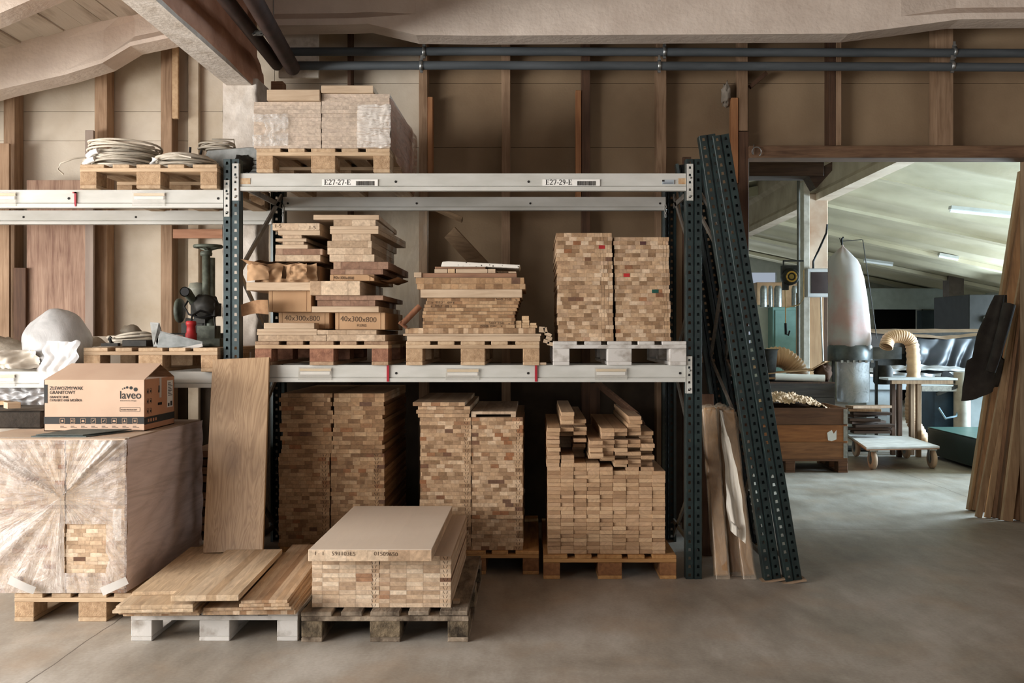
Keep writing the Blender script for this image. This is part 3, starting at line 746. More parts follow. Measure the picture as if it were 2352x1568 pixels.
# three-bay middle shelf: right stack, two columns on the white pallet
zb = ZS+.1445; T = .0241
mR = lamella('glued_oak_right', .046, TONES+TONES_L[:3], dusty=(170,148,120), vlines=(.262,.281,.306))
wl, wr = (1406-1279)/381., (1537-1411)/381.
a_ = panel_stack(X(1279,5.99), 5.99, zb, wl, 1.02, T, 27, mR, 'left column on white pallet', 'glued panels on the white pallet', jx=.003, prof=lambda i: -.010*i/27+.008)
b_ = panel_stack(X(1411,5.99), 6.0, zb, wr, 1.02, T, 26, lamella('glued_oak_right_b', .046, TONES+TONES_L[:3], dusty=(170,148,120), vlines=(.296,.313)), 'right column on white pallet', 'glued panels on the white pallet', jx=.004, prof=lambda i: .010-.012*i/26)
def end_block(o, x, m, w=.036): MB().box(x, x+w, -.0012, .002, .001, T-.002).build('painted_end', m, o)['label'] = 'painted end block'
end_block(a_[23], .255, M_red); end_block(b_[16], .052, M_red); end_block(b_[12], .222, M_green, .04); end_block(b_[24], .16, mat('dark_brown_end',(84,48,44),(70,40,38)))
end_block(a_[20], .17, mat('brown_end',(120,78,50),(100,66,44)))
# pencil lines down the two joints
mb = MB()
# middle stack
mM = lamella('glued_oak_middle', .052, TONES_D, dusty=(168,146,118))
def item(px0, px1, ytop, ybot, Y, d, m, name, label, cat='board', rz=0, dz=0, bevel=.0015, group=None, world=None):
    """board lying in a pile, front edge spanning px0..px1 between two heights"""
    x0, x1 = X(px0,Y), X(px1,Y); z1, z0 = Z(ytop,Y), Z(ybot,Y); w = x1-x0
    me = MB().box(0, w, 0, d, 0, z1-z0-.0006).mesh(name, m, min(bevel, (z1-z0)*.2))
    o = inst(name, me, (x0, Y, z0), None, math.radians(rz)); tag(o, label, cat, group); return o
GM = 'boards piled on the middle pallet'
YM = 5.97
item(935,1241,771,783.4,YM,.10,M_boardL,'planed_board','long pale planed strip along the front of the middle pallet',group=GM)
item(926,1243,766,771,YM-.01,.12,M_boardL,'thin_batten','thin batten lying on the pale strip, middle pallet',group=GM)
item(931,1230,753,766,YM,1.0,lamella('glued_edge',.03,TONES,accents=False),'glued_panel','wide glued panel carrying the middle stack','panel',group=GM)
item(1000,1238,771,783.4,YM+.14,.7,M_boardY,'planed_board','packing board under the wide panel, middle pallet',group=GM)
spreads = [(971,1183),(971,1182),(972,1184),(970,1182),(971,1184),(973,1187),(975,1190),(978,1192),(981,1194)]
nm = ['bottom','second','third','fourth','fifth','sixth','seventh','eighth','ninth']
yy = 753.0; mid = []
for i, (a, b) in enumerate(spreads):
    mid.append(item(a,b,yy-7.75,yy,YM+R.uniform(-.005,.005),.62,mM,'glued_panel','%s of the nine narrow marked panels, middle stack' % nm[i],'panel',group=GM)); yy -= 7.75
item(966,1199,664,683.2,YM-.03,.7,M_boardL,'planed_board','pale board with sharp shadow beneath, middle stack',group=GM, dz=0)
item(958,1207,651.5,664,YM-.02,.7,mM,'glued_panel','second panel from the top of the middle stack','panel',group=GM)
item(955,1204,637,651.5,YM-.02,.7,mM,'glued_panel','thick top panel of the middle stack','panel',group=GM)
item(951,1187,627,637,YM,.05,M_reddish,'batten','reddish batten with pale ends on the middle stack',group=GM)
MB().box(X(951,YM-.004),X(968,YM-.004),YM-.008,YM+.05,Z(637,YM),Z(625.5,YM)).build('end_block', M_boardL); o = bpy.data.objects['end_block']; o.name='wood_block'; tag(o,'pale end block at the left end of the reddish batten','block',GM)
item(1168,1186,623,627,YM,.05,M_boardL,'wood_block','thin pale block at the right end of the reddish batten','block',group=GM)
for k,(a,b,y0,y1,m) in enumerate(((998,1028,617.5,627,M_boardL),(1029,1045,617,627,M_boardY),(1047,1120,617.5,627,M_boardL),(1121,1138,617,627,M_boardL))):
    item(a,b,y0,y1,YM+.01,.3,m,'batten','%s short batten from the left beneath the speckled board' % ordn(k+1),group=GM)
item(999,1115,612,617.3,YM+.03,.3,M_reddish,'thin_board','thin reddish board under the white speckled board',group=GM)
mb = MB(); Yq = YM-.01
mb.prism([(X(1013,Yq),Z(612,Yq)),(X(1016,Yq),Z(601,Yq)),(X(1030,Yq),Z(599.5,Yq)),(X(1195,Yq),Z(608,Yq)),(X(1192,Yq),Z(616,Yq)),(X(1120,Yq),Z(612.6,Yq))], Yq, Yq+.34)
mspk = bpy.data.materials.new('speckled_white_board'); t_ = NT(mspk)
v_ = t_.n.new('ShaderNodeTexVoronoi'); t_.l.new(t_.pos(), v_.inputs['Vector']); v_.inputs['Scale'].default_value = 45
t_.l.new(t_.ramp(v_.outputs['Distance'], [(.16,lin((70,60,50))),(.22,lin((214,208,196)))]), t_.b.inputs['Base Color'])
tag(mb.build('speckled_board', mspk, bevel=.003), 'white speckled board lying tilted on top of the middle stack', 'board', GM)
# felt pen figures on the narrow panels
for i, s, px in ((8,'560 250   v',1138),(7,'v  052  -093',990),(6,'v  052  093',988),(1,'560 250   v',1122),(0,'550-200   v',1104)):
    o = mid[i]; scribble('pen_marks', s, .019, (X(px,YM)-o.location.x, -.0015, .005), o, M_ink, sx=1.5)
# little sticks heaped at the right end of the middle pallet
GS = 'short sticks at the right end of the middle pallet'
st_ = [(1183,1198,744,753,0),(1184,1198,736,744,0),(1199,1216,741,747,0),(1200,1216,735,741,0),(1199,1215,725,735,0),(1218,1234,747,753,0),(1218,1232,741,747,0),(1199,1217,747,753,0)]
for k,(a,b,y0,y1,r) in enumerate(st_):
    nmz = ['bottom left','second left','third middle','fourth middle','topmost','lowest right','upper right','lowest middle'][k]
    item(a,b,y0,y1,YM+.01,.5,M_boardY,'wood_stick','%s stick of the small heap beside the nine marked panels' % nmz,'stick',group=GS)
for k,(a,b,c,d,r) in enumerate(((1238,1251,750,763,4),(1249,1257,752,765,-12),(1251,1267,764,772,24),(1254,1268,773,780,20),(1248,1262,780,788,14),(1257,1272,786,793,12))):
    cx, cz = X((a+b)/2,YM), Z((c+d)/2,YM)
    M = Matrix.Translation((cx,YM,cz)) @ Matrix.Rotation(math.radians(r),4,'Y')
    w = (b-a)/383.; h = .021 if k > 1 else .034
    o = MB().box(-w/2,w/2,0,.75,-h/2,h/2,M).build('wood_stick', M_boardL); tag(o,'%s of the sticks tumbling off the right edge of the middle pallet' % ('topmost' if k==0 else ordn(k+1)+' from the top'),'stick',GS)
item(1240,1255,832,837.6,YM,.06,M_boardL,'wood_block','tiny offcut on the lower beam between the middle and the white pallet','block')
o = MB().tube([(X(924,YM),YM-.02,Z(745,YM)),(X(964,YM+.02),YM+.02,Z(703,YM))], .018, 12).tube([(X(919,YM),YM-.03,Z(740,YM)),(X(934,YM),YM-.01,Z(752,YM))], .011, 10).build('wooden_mallet', wood('mallet_wood',(150,96,64),(110,66,44),'z')); tag(o,'brown wooden mallet-like stick leaning left of the nine marked panels','tool')

# left pile of the middle shelf: boards and cartons
YP = 5.97; GL = 'boards and cartons on the reddish pallet'
mG = lamella('glued_oak_left', .11, [(168,140,110),(186,158,128),(176,148,118),(196,170,140)], accents=False, line=.012)
mRd = lamella('glued_walnut', .11, [(138,102,80),(152,116,92),(128,92,70),(162,128,102)], accents=False)
def L(a,b,y0,y1,d,m,label,name='glued_panel',cat='panel',dy=0,rz=0): return item(a,b,y0,y1,YP+dy,d,m,name,label,cat,rz,group=GL)
L(593,750,769.5,783.2,.95,mG,'bottom left panel directly on the reddish pallet')
L(751,885,768.5,783.2,.95,mG,'bottom right panel directly on the reddish pallet')
L(590,728,762,769.3,.95,M_boardL,'thin left board, second up on the reddish pallet','planed_board','board')
L(591,728,755,762,.95,M_boardL,'thin left board, third up on the reddish pallet','planed_board','board')
L(729,865,757.5,768.3,.95,mG,'pale panel under the right marked carton')
L(606,722,741,754.8,.13,M_boardL,'short thick pale block board in front of the left marked carton','planed_board','board')
def carton(a,b,y0,y1,d,dy,label,txt=None,m=M_card):
    x0,x1 = X(a,YP+dy),X(b,YP+dy); z1,z0 = Z(y0,YP+dy),Z(y1,YP+dy); w = x1-x0; h = z1-z0
    t = thing('carton', label, 'cardboard box', (x0,YP+dy,z0), GL)
    MB().box(0,w,0,d,0,h-.001).build('box_body', m, t, bevel=.003)
    MB().box(.02,.0225,-.0012,.001,.002,h-.004).box(w-.03,w-.0275,-.0012,.001,.002,h-.004).build('box_seam', M_cardd, t)
    if txt:
        for s, sz, tx, tz in txt: scribble('handwriting', s, sz, (tx,-.0016,tz), t, M_ink, sx=.95)
    return t
carton(640,757,716.5,755,.8,.16,'left carton marked 40x300x800',[('40x300x800',.046,.035,.052)])
carton(770,885,717,757,.8,.04,'right carton marked 40x300x800',[('40x300x800',.046,.03,.052),('FLERIS',.022,.13,.02)])
carton(617,715,667,716,.85,.06,'plain tall carton in the left column above a marked carton')
MB_ = MB().grid(10,8,lambda u,v:(X(555+65*u,5.96),5.94+.03*math.sin(u*5)+.02*v,Z(700-14*u+(27+6*u)*(v)-4*math.sin(u*4),5.96)))
tag(MB_.build('carton_flap', M_cardd, fix=False),'torn cardboard flap sticking out to the left below the crumpled carton','cardboard',GL)
L(566,713,648,666.8,.6,M_boardL,'long pale board under the crumpled carton','planed_board','board')
# crumpled carton
t = thing('crumpled_carton','crumpled torn open carton squashed in the left column of the reddish pallet','cardboard box',(X(575,YP),YP,Z(647.6,YP)),GL)
def crum(u,v):
    x = .02+u*.37; z = v*.122*(1-.12*abs(math.sin(u*9)))
    return (x, .02+.045*nz(u*7,v*3)+.03*abs(math.sin(u*7+v*2)), z)
MB().grid(30,10,crum,skip=lambda u,v:(.42<u<.5 and .2<v<.9)).build('front_wall', M_card, t, fix=False)
MB().grid(26,12,lambda u,v:(.01+u*.40,.02+v*.6,.122+.012*nz(u*6,v*5)+.008*math.sin(u*8))).build('lid', M_cardd, t, fix=False)
MB().grid(14,5,lambda u,v:(-.06+u*.16,-.01-.03*math.sin(u*3)+.04*v,.128-.03*u-.03*v*math.sin(u*3)+.01)).build('flap', M_cardd, t, fix=False)
MB().grid(8,8,lambda u,v:(-.02+u*.13,.0+.02*nz(u*5,v*4)-.03*u*(1-u)*2,.10-.095*v+.015*(1-v)*math.sin(u*4)+.012*u*v)).build('flap', M_card, t, fix=False)
MB().grid(8,8,lambda u,v:(.24+u*.1,-.01+.03*nz(u*5,v*4+3),.09-.085*v+.02*u)).build('flap', M_card, t, fix=False)
MB().box(.02,.4,.08,.6,0,.1).build('contents', M_card, t)
L(632,736,585,600,.9,mG,'pale panel lying on the crumpled carton')
L(633,741,571,585,.9,mRd,'reddish brown panel above the crumpled carton')
L(633,707,561.5,571,.7,M_boardL,'narrow pale board on the reddish brown panel','planed_board','board')
L(649,698,554.5,561.5,.7,mG,'short stub board, lower of the two stubs, left column','planed_board','board')
L(633,704,547,554.5,.7,M_boardL,'narrow board between the two stub boards','planed_board','board')
L(649,693,540,547,.7,mG,'short stub board, upper of the two stubs, left column','planed_board','board')
L(639,735,528.5,540,.85,M_boardL,'second board from the top of the left column','planed_board','board')
o = L(626,734,512,528.5,.85,mG,'top panel of the left column with pencilled figures')
scribble('pen_marks','1-5',.03,(.01,-.0014,.015),o); scribble('pen_marks','1-5',.03,(.215,-.0014,.006),o)
# right column
L(716,870,703,716.8,.95,M_boardL,'pale board on the marked cartons, right column','planed_board','board',dy=-.02)
L(729,862,689,703,.9,mRd,'inner reddish panel in the gap below the thick pale block, right column',dy=.01)
L(725,880,678,689,.9,mRd,'dark reddish panel below the thick pale block, right column')
L(712,827,645,677.8,.9,lamella('thick_pale',.16,TONES_L,accents=False),'thick pale block-board sticking forward in the right column','block_board','board',dy=-.03)
o = carton(758,860,630,645,.8,.0,'flattened torn carton marked 40x300x800 above the thick pale block',[('40x300x800',.026,.02,.012)])
tag(MB().grid(16,10,lambda u,v:(X(845+70*u,5.96),5.93+.5*v+.05*math.sin(u*3),Z(632+10*math.sin(u*3.5)+8*u*u+9*v*nz(u*4,v*4),5.96)-.0)).build('carton_flap',M_cardd,fix=False),'dark torn cardboard flap hanging to the right of the flattened carton','cardboard',GL)
L(759,880,618,630,.92,mRd,'reddish panel directly over the flattened carton')
L(766,892,601,618,.95,mRd,'wide reddish panel with a pale frame edge, right column')
L(757,860,584,600.8,.95,mG,'lowest of the three thick pale panels, right column')
L(752,854,568.5,584,.95,mG,'middle one of the three thick pale panels, right column')
L(752,854,553,568.5,.95,mG,'uppermost of the three thick pale panels, right column')
L(762,852,537,553,1.0,mG,'pale panel running far back, fifth from the top, right column',rz=-1)
L(758,870,527,537,1.0,M_boardL,'thin board with brown end, right column','planed_board','board',rz=-2)
L(758,870,519,527,1.0,M_boardL,'thin board with offset joint, third from the top, right column','planed_board','board',rz=-2)
L(766,863,504.5,519,.8,mG,'glued panel second from the top, right column')
L(720,870,493,504.3,.9,M_boardL,'tipped top board sticking out to the left, right column','planed_board','board',rz=1)
# grey sheet and planks behind the middle shelf
o = MB().grid(14,20,lambda u,v:(X(872+112*u,7.3),7.28+.05*v+.02*nz(u*4,v*4),Z(800-320*v,7.3))).build('plastic_sheet', film('dusty_plastic_sheet',(150,140,120),.10,.35,scale=5,stretch=(1,1,.4)), fix=False); tag(o,'dusty clear plastic sheet hanging behind the reddish pallet pile','sheet')
def slant(p0, p1, Y0, Y1, w, t, m, label, name='leaning_plank', cat='plank'):
    a = (X(p0[0],Y0),Y0,Z(p0[1],Y0)); b = (X(p1[0],Y1),Y1,Z(p1[1],Y1))
    o = MB().beam(a,b,t,w,up=(0,-.2,1) if abs(a[0]-b[0])>.3 else (0,-1,.2)).build(name,m,bevel=.002); return tag(o,label,cat)
slant((1033,533),(1180,690),7.25,7.25,.11,.02,wood('dusty_plank',(150,120,86),(112,86,60),'x'),'dusty plank with a knot slanting down behind the middle stack')
slant((1000,478),(1062,505),7.32,7.32,.10,.02,wood('dusty_plank',(150,120,86),(112,86,60),'x'),'short dusty plank end showing just under the back top beam')
o = MB().box(X(1355,7.5),X(1378,7.5),7.5,7.53,0.02,Z(880,7.5)).build('batten',M_studdark); tag(o,'dark upright batten in the gloom behind the loose oak planks','batten')

# top of the rack: dusty wrapped pack
mT = lamella('dusty_edges', .205, [(184,164,144),(190,170,150),(180,160,140),(187,167,148)], dusty=(196,176,154), accents=False, line=.003)
zt = ZT+.145; GT = 'dusty panels of the pack on top of the rack'; Tt = .0232
yt_ = 5.965
panel_stack(X(583,yt_), yt_, zt, (737-583)/383.4, 1.12, Tt, 12, mT, 'left half of the pack on top', GT, jx=.0015, jy=.003)
panel_stack(X(739,yt_), yt_, zt, (895-739)/383.4, 1.12, Tt, 14, mT, 'right half of the pack on top', GT, jx=.0015, jy=.003)
zz1 = zt+12*Tt; zz2 = zt+14*Tt
x_ = X(613,yt_-.03); tag(MB().box(x_,x_+.315,yt_-.03,yt_+.75,zz1+.001,zz1+.066).build('planed_board',M_boardL,bevel=.002),'clean pale board lying on the left half of the high dusty pack','board')
x_ = X(738,yt_-.03); tag(MB().box(x_,x_+.31,yt_-.03,yt_+.75,zz2+.001,zz2+.045).build('planed_board',M_boardL,bevel=.002),'clean pale board lying on the right half of the high dusty pack','board')
def crinkle(name, x0, x1, z0, z1, Y, m, label, seed, amp=.012, nu=26, nv=20, hole=None):
    o = MB().grid(nu,nv,lambda u,v:(x0+(x1-x0)*u+.01*nz(v*5+seed,1), Y-abs(amp*nz(u*6+seed,v*6,seed))-.003, z0+(z1-z0)*v+.01*nz(u*5,seed)),skip=hole).build(name,m,fix=False)
    return tag(o,label,'plastic film')
crinkle('stretch_film', X(580,5.95), X(662,5.95), Z(335,5.95), Z(262,5.95), 5.955, M_filmclear, 'torn shiny scrap of clear film on the left front of the high dusty pack', 3, hole=lambda u,v: (u-.15)**2+(v-.55)**2<.05)
crinkle('stretch_film', X(820,5.95), X(897,5.95), Z(338,5.95), Z(240,5.95), 5.955, film('faint_film',(236,230,222),.0,.5,scale=30,stretch=(.2,1,1.5)), 'clear film stretched over the right front corner of the high dusty pack', 8)
o = MB().grid(22,14,lambda u,v:(X(896,5.97)+.004+.025*math.sin(v*2.2)*u+.01*nz(u*6,v*5), 5.96+1.15*u, zt+.30*v-.13*(1-v)*u)).build('stretch_film', film('brown_side_film',(196,150,128),.25,.7,scale=9,stretch=(1,.3,1.6)), fix=False); tag(o,'brownish stretch film on the right side of the high dusty pack','plastic film')

# lowest level, stack A (dark, left)
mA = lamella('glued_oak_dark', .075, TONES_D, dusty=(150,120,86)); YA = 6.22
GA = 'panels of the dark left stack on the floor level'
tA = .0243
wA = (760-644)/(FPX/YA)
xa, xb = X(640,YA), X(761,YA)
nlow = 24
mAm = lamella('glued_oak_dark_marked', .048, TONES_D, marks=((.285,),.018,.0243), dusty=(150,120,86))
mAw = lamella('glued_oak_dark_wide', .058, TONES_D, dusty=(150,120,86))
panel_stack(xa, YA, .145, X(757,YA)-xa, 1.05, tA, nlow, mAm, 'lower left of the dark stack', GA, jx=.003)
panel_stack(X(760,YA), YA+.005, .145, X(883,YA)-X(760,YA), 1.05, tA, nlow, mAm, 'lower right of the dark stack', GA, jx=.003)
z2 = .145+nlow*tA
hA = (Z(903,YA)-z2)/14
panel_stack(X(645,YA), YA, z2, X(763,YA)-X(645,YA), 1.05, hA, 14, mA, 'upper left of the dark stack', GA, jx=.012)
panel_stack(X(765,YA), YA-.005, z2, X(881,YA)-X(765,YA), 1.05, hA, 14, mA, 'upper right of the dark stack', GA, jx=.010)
# stack B (centre)
YB = 6.12; GB = 'panels of the centre stack on the floor level'
tB = (1268-945)/36/(FPX/YB)
mB = lamella('glued_oak_centre', .050, TONES, marks=((.285,),.016,tB), dusty=(160,134,104))
mB2 = lamella('glued_oak_centre_plain', .056, TONES, marks=None, dusty=(160,134,104))
panel_stack(X(965,YB), YB, .145, X(1082,YB)-X(965,YB), 1.05, tB, 34, mB, 'left column of the centre stack', GB, jx=.003)
for i,(a,b) in enumerate(((960,1078),(956,1080),(960,1080))):
    o = item(a,b,960-(i+1)*8.7,960-i*8.7,YB-.01,1.0,mB2,'glued_panel','shifted panel %s above the straight left column of the centre stack' % ordn(i+1),'panel',group=GB)
    o.location.z = .145+34*tB+i*.0235
o = item(948,1068,925,934,YB-.03,1.0,mB2,'glued_panel','topmost panel sticking out left over the centre stack','panel',group=GB); o.location.z = .145+34*tB+3*.0235+.001
panel_stack(X(1083,YB), YB+.004, .145, X(1201,YB)-X(1083,YB), 1.05, tB, 34, mB, 'right column of the centre stack', GB, jx=.003)
# open tray on the right column
zz = .145+34*tB; xq = X(1082,YB)
o = MB().box(xq,xq+.275,YB+.0,YB+.95,zz+.018,zz+.036).box(xq,xq+.03,YB,YB+.95,zz+.001,zz+.018).box(xq+.245,xq+.275,YB,YB+.95,zz+.001,zz+.018).build('framed_panel', mG, bevel=.001)
tag(o,'panel on two edge strips lying on the right column of the centre stack','panel',GB)

# stack C: loose oak planks
YC = 6.02; GC = 'oak planks on the pallet by the right post'
pw = (1528-1258)/9/(FPX/YC); pt = 9.05/(FPX/YC)
tc = [(168,134,98),(190,156,118),(200,170,132),(180,146,108),(158,124,90)]
mC = bpy.data.materials.new('oak_plank_end'); t_ = NT(mC); r_ = t_.rnd(); o_ = t_.obj()
w_ = t_.n.new('ShaderNodeTexWhiteNoise'); w_.noise_dimensions = '1D'; t_.l.new(t_.m('MULTIPLY', r_, 313.0), w_.inputs['W'])
c_ = t_.ramp(w_.outputs['Value'], [((i+.5)/6, lin(c)) for i, c in enumerate([(168,128,88),(184,144,102),(196,158,116),(176,136,96),(154,114,76),(190,150,110)])])
a_n = t_.n.new('ShaderNodeVectorMath'); a_n.operation = 'ADD'; t_.l.new(o_, a_n.inputs[0]); t_.l.new(t_.comb(0.0, t_.m('MULTIPLY', r_, 60.0), t_.m('MULTIPLY', r_, 91.0)), a_n.inputs[1])
rotm = t_.n.new('ShaderNodeVectorRotate'); rotm.rotation_type = 'Y_AXIS'; t_.l.new(a_n.outputs[0], rotm.inputs['Vector']); t_.l.new(t_.m('MULTIPLY', t_.m('SUBTRACT', r_, .5), 2.4), rotm.inputs['Angle'])
g_ = t_.noise(t_.mapping(rotm.outputs[0], (1,.1,6)), 16, 5, .6, .5)
t_.l.new(t_.scale(c_, t_.mapr(g_, .3, .7, .8, 1.14)), t_.b.inputs['Base Color']); t_.b.inputs['Roughness'].default_value = .75
t_.bump(g_, .15, .003)
ME_PL = MB().box(0, pw-.0008, 0, 1.08, 0, pt-.0005).mesh('oak_plank', mC, .0012)
colh = [22,23,23,23,22,21,22,21,21]   # full rows in each column
lean = lambda i: -.0015*i/22
x0c = X(1258,YC)
for c in range(9):
    for i in range(colh[c]):
        o = inst('oak_plank', ME_PL, (x0c+c*pw+R.uniform(-.0012,.0012), YC+R.uniform(-.008,.008), .145+i*pt))
        tag(o, 'oak plank end, %s up in the %s column of the regular block beside the post' % (ordn(i+1), ordn(c+1)), 'plank', GC)
# the uneven heap on top: per column (rows above the block, forward offset), None = gap
heap = {0:[(0,0),(0,.0),(-.01,0),(.0,0),(-.02,0),(0,.0),(-.03,0),(.02,.0),(-.02,.0),(-.03,.0)],
        1:[(.0,.0),(.0,.0),(.42,0),(.42,0),(.42,0),(.42,0),(.2,0),(.2,0),(.0,0),(.2,0),(-.02,0),(-.03,0),(-.03,0)],
        2:[(.3,0),(.3,0),(.3,0),(.2,0),(.28,0),(.06,0),(.2,0),(.02,0),(.04,0),(.18,0),(.02,0)],
        3:[(.36,0),(.02,.0),(-.12,0),(-.04,0),(-.02,0),(-.08,0)],
        4:[(.3,0),(.1,0),(-.03,0),(.0,0),(-.01,0),(-.02,0),(-.04,0),(.02,0),(-.05,0),(-.04,0)],
        5:[(.34,0),(.0,0),(-.05,0),(.06,0),(-.02,0),(-.04,0),(.0,0),(-.02,0),(.1,0),(-.03,0),(-.05,0)],
        6:[(.0,0),(-.02,0),(.04,0),(-.03,0),(.08,0),(-.01,0),(.0,0),(.14,0),(.0,0),(-.02,0),(.0,0),(-.04,0),(-.04,0)],
        7:[(.0,0),(.05,0),(.06,0),(-.03,0),(.08,0),(.02,0),(-.03,0),(.05,0),(.07,0),(.02,0)]}
shift = {0:-.004,1:.002,2:.0,3:.012,4:.006,5:.008,6:.012,7:.010}
for c, lst in heap.items():
    for i, (dy, _) in enumerate(lst):
        ii = colh[c]+i
        o = inst('oak_plank', ME_PL, (x0c+c*pw+shift[c]+R.uniform(-.004,.004), YC+dy+R.uniform(-.006,.006), .1455+ii*pt), None, 0)
        tag(o, 'oak plank end, %s up in the uneven heap over the %s column beside the post' % (ordn(i+1), ordn(c+1)), 'plank', GC)
slant((1372,880),(1472,962),7.1,6.35,.10,.02,M_studdark,'dark plank slanting down behind the uneven heap of oak planks')

# ---------------------------------------------------------------- foreground pack and lid panel
YQ = 4.835; tQ = .0207; GF = 'panels of the foreground pack on the weathered pallet'
xq0, xq1, xq2 = X(717,YQ), X(872,YQ), X(1036,YQ)
mQ = lamella('glued_oak_front', .081, TONES_L, marks=((.300,),.0165,tQ), dusty=(196,176,156), align=.031, dust=(.75,.95))
panel_stack(xq0, YQ, .146, xq1-xq0-.002, 1.1, tQ, 12, mQ, 'left column of the foreground pack', GF, jx=.0015, jy=.003)
panel_stack(xq1, YQ-.002, .146, xq2-xq1, 1.1, tQ, 12, lamella('glued_oak_front_b', .081, TONES_L, marks=((.320,),.0165,tQ), dusty=(196,176,156), align=.031, dust=(.75,.95)), 'right column of the foreground pack', GF, jx=.0015, jy=.003)
zq = .146+12*tQ+.0008
o = MB().box(0,.585,0,1.2,0,.056).build('table_top_panel', lamella('thick_slab',.10,TONES_L,dusty=(216,198,178),accents=False,line=.01,dust=(.88,.98)), None, origin=(0,0,0), bevel=.002)
o.location = (X(708,4.72), 4.72, zq); tag(o,'thick dusty panel lying askew on the foreground pack','panel')
scribble('pen_marks','I - 1',.026,(.03,-.0015,.03),o,flip=False); scribble('pen_marks','591103E5',.026,(.11,-.0015,.029),o); scribble('pen_marks','01509650',.026,(.31,-.0015,.029),o)
tag(MB().box(X(1040,4.9),X(1055,4.9),4.9,4.95,.1458,.158).build('wood_block', M_boardL),'tiny offcut on the weathered pallet right of the foreground pack','block')

# ---------------------------------------------------------------- flat panels on the white foreground pallet
GW = 'flat panels on the white foreground pallet'
mW = lamella('long_strips', .047, [(188,158,122),(198,170,136),(180,148,112),(206,180,148),(192,162,126)], accents=False, line=.012)
mW2 = lamella('long_strips_end', .032, [(188,152,114),(200,170,136),(174,136,98),(210,182,150),(160,120,84)], accents=False, line=.03)
y0 = 4.72; z = .1455
def flat(x0, x1, y, d, h, m, label, z, rz=0):
    me = MB().box(0,x1-x0,0,d,0,h-.0006).mesh('edge_glued_panel', m, .0018)
    o = inst('edge_glued_panel', me, (x0,y,z), None, math.radians(rz)); tag(o,label,'panel',GW); return z+h
zl = z; zr = z
zl = flat(X(278,4.66), X(452,4.66), 4.68, 1.15, .020, mW2, 'lowest left panel on the white foreground pallet', zl, 2.6)
zr = flat(X(459,4.66), X(678,4.7), 4.70, 1.2, .022, mW2, 'lowest right panel on the white foreground pallet', zr, 1.5)
zl = flat(X(270,4.63), X(450,4.63), 4.64, 1.2, .016, mW2, 'second left panel up on the white foreground pallet', zl, 3.2)
zr = flat(X(462,4.66), X(676,4.7), 4.69, 1.2, .016, mW2, 'second right panel up on the white foreground pallet', zr, 2.0)
zl = flat(X(258,4.6), X(440,4.6), 4.60, 1.24, .016, mW, 'third left panel up on the white foreground pallet', zl, 3.6)
zr = flat(X(556,4.66), X(672,4.68), 4.65, 1.22, .016, mW2, 'third right panel up on the white foreground pallet', zr, 2.4)
zl = flat(X(266,4.6), X(440,4.6), 4.60, 1.22, .020, mW, 'fourth left panel up on the white foreground pallet', zl, 3.9)
zr = flat(X(552,4.66), X(668,4.68), 4.64, 1.24, .016, mW2, 'fourth right panel up, narrow, on the white foreground pallet', zr, 2.6)
zl = flat(X(300,4.76), X(436,4.76), 4.78, 1.02, .018, mW, 'top left set-back panel on the white foreground pallet', zl, 4.0)
zr = flat(X(556,4.66), X(664,4.68), 4.64, 1.24, .016, mW2, 'top right panel beside the middle one on the white foreground pallet', zr, 2.8)
zl_ = flat(X(396,4.62), X(549,4.62), 4.60, .99, .028, mW, 'uppermost middle panel bridging both piles on the white foreground pallet', max(zl, zr)+.0005, 2.7)
# leaning oak board
mOak = bpy.data.materials.new('oak_veneer_board'); t_ = NT(mOak)
o_ = t_.obj(); f1 = t_.noise(t_.mapping(o_, (1,1,.16)), 9, 3, .5, 1.6)
rings = t_.m('FRACT', t_.m('MULTIPLY', f1, 11.0)); rings = t_.m('ABSOLUTE', t_.m('SUBTRACT', rings, .5))
f2 = t_.noise(t_.mapping(o_, (1,1,.06)), 60, 4)
c_ = t_.ramp(t_.m('ADD', t_.m('MULTIPLY', rings, .55), t_.m('MULTIPLY', f2, .5)), [(.2, lin((146,110,72))), (.6, lin((180,144,102)))])
v_ = t_.n.new('ShaderNodeTexVoronoi'); t_.l.new(t_.mapping(o_, (1,1,.4)), v_.inputs['Vector']); v_.inputs['Scale'].default_value = 4.2
k_ = t_.ramp(v_.outputs['Distance'], [(.08,(1,1,1,1)),(.26,(0,0,0,1))])
c_ = t_.mix(t_.m('MULTIPLY', k_, .6), c_, lin((104,70,42)))
t_.l.new(c_, t_.b.inputs['Base Color']); t_.b.inputs['Roughness'].default_value = .5; t_.bump(f2, .1, .002)
o = MB().box(0,.338,0,.024,0,1.13).build('leaning_oak_board', mOak, None, origin=(0,0,0), bevel=.0015)
ya, yb = 5.50, 5.945; zf = .2455
import_ang = math.asin((yb-ya)/1.13)
o.location = (X(466,5.62), 5.62, zl+.001); o.rotation_euler = (-math.asin((5.93-5.62)/1.13), math.radians(-2.4), 0)
tag(o,'tall knotty oak board leaning against the rack beam, standing on the flat panels','board')
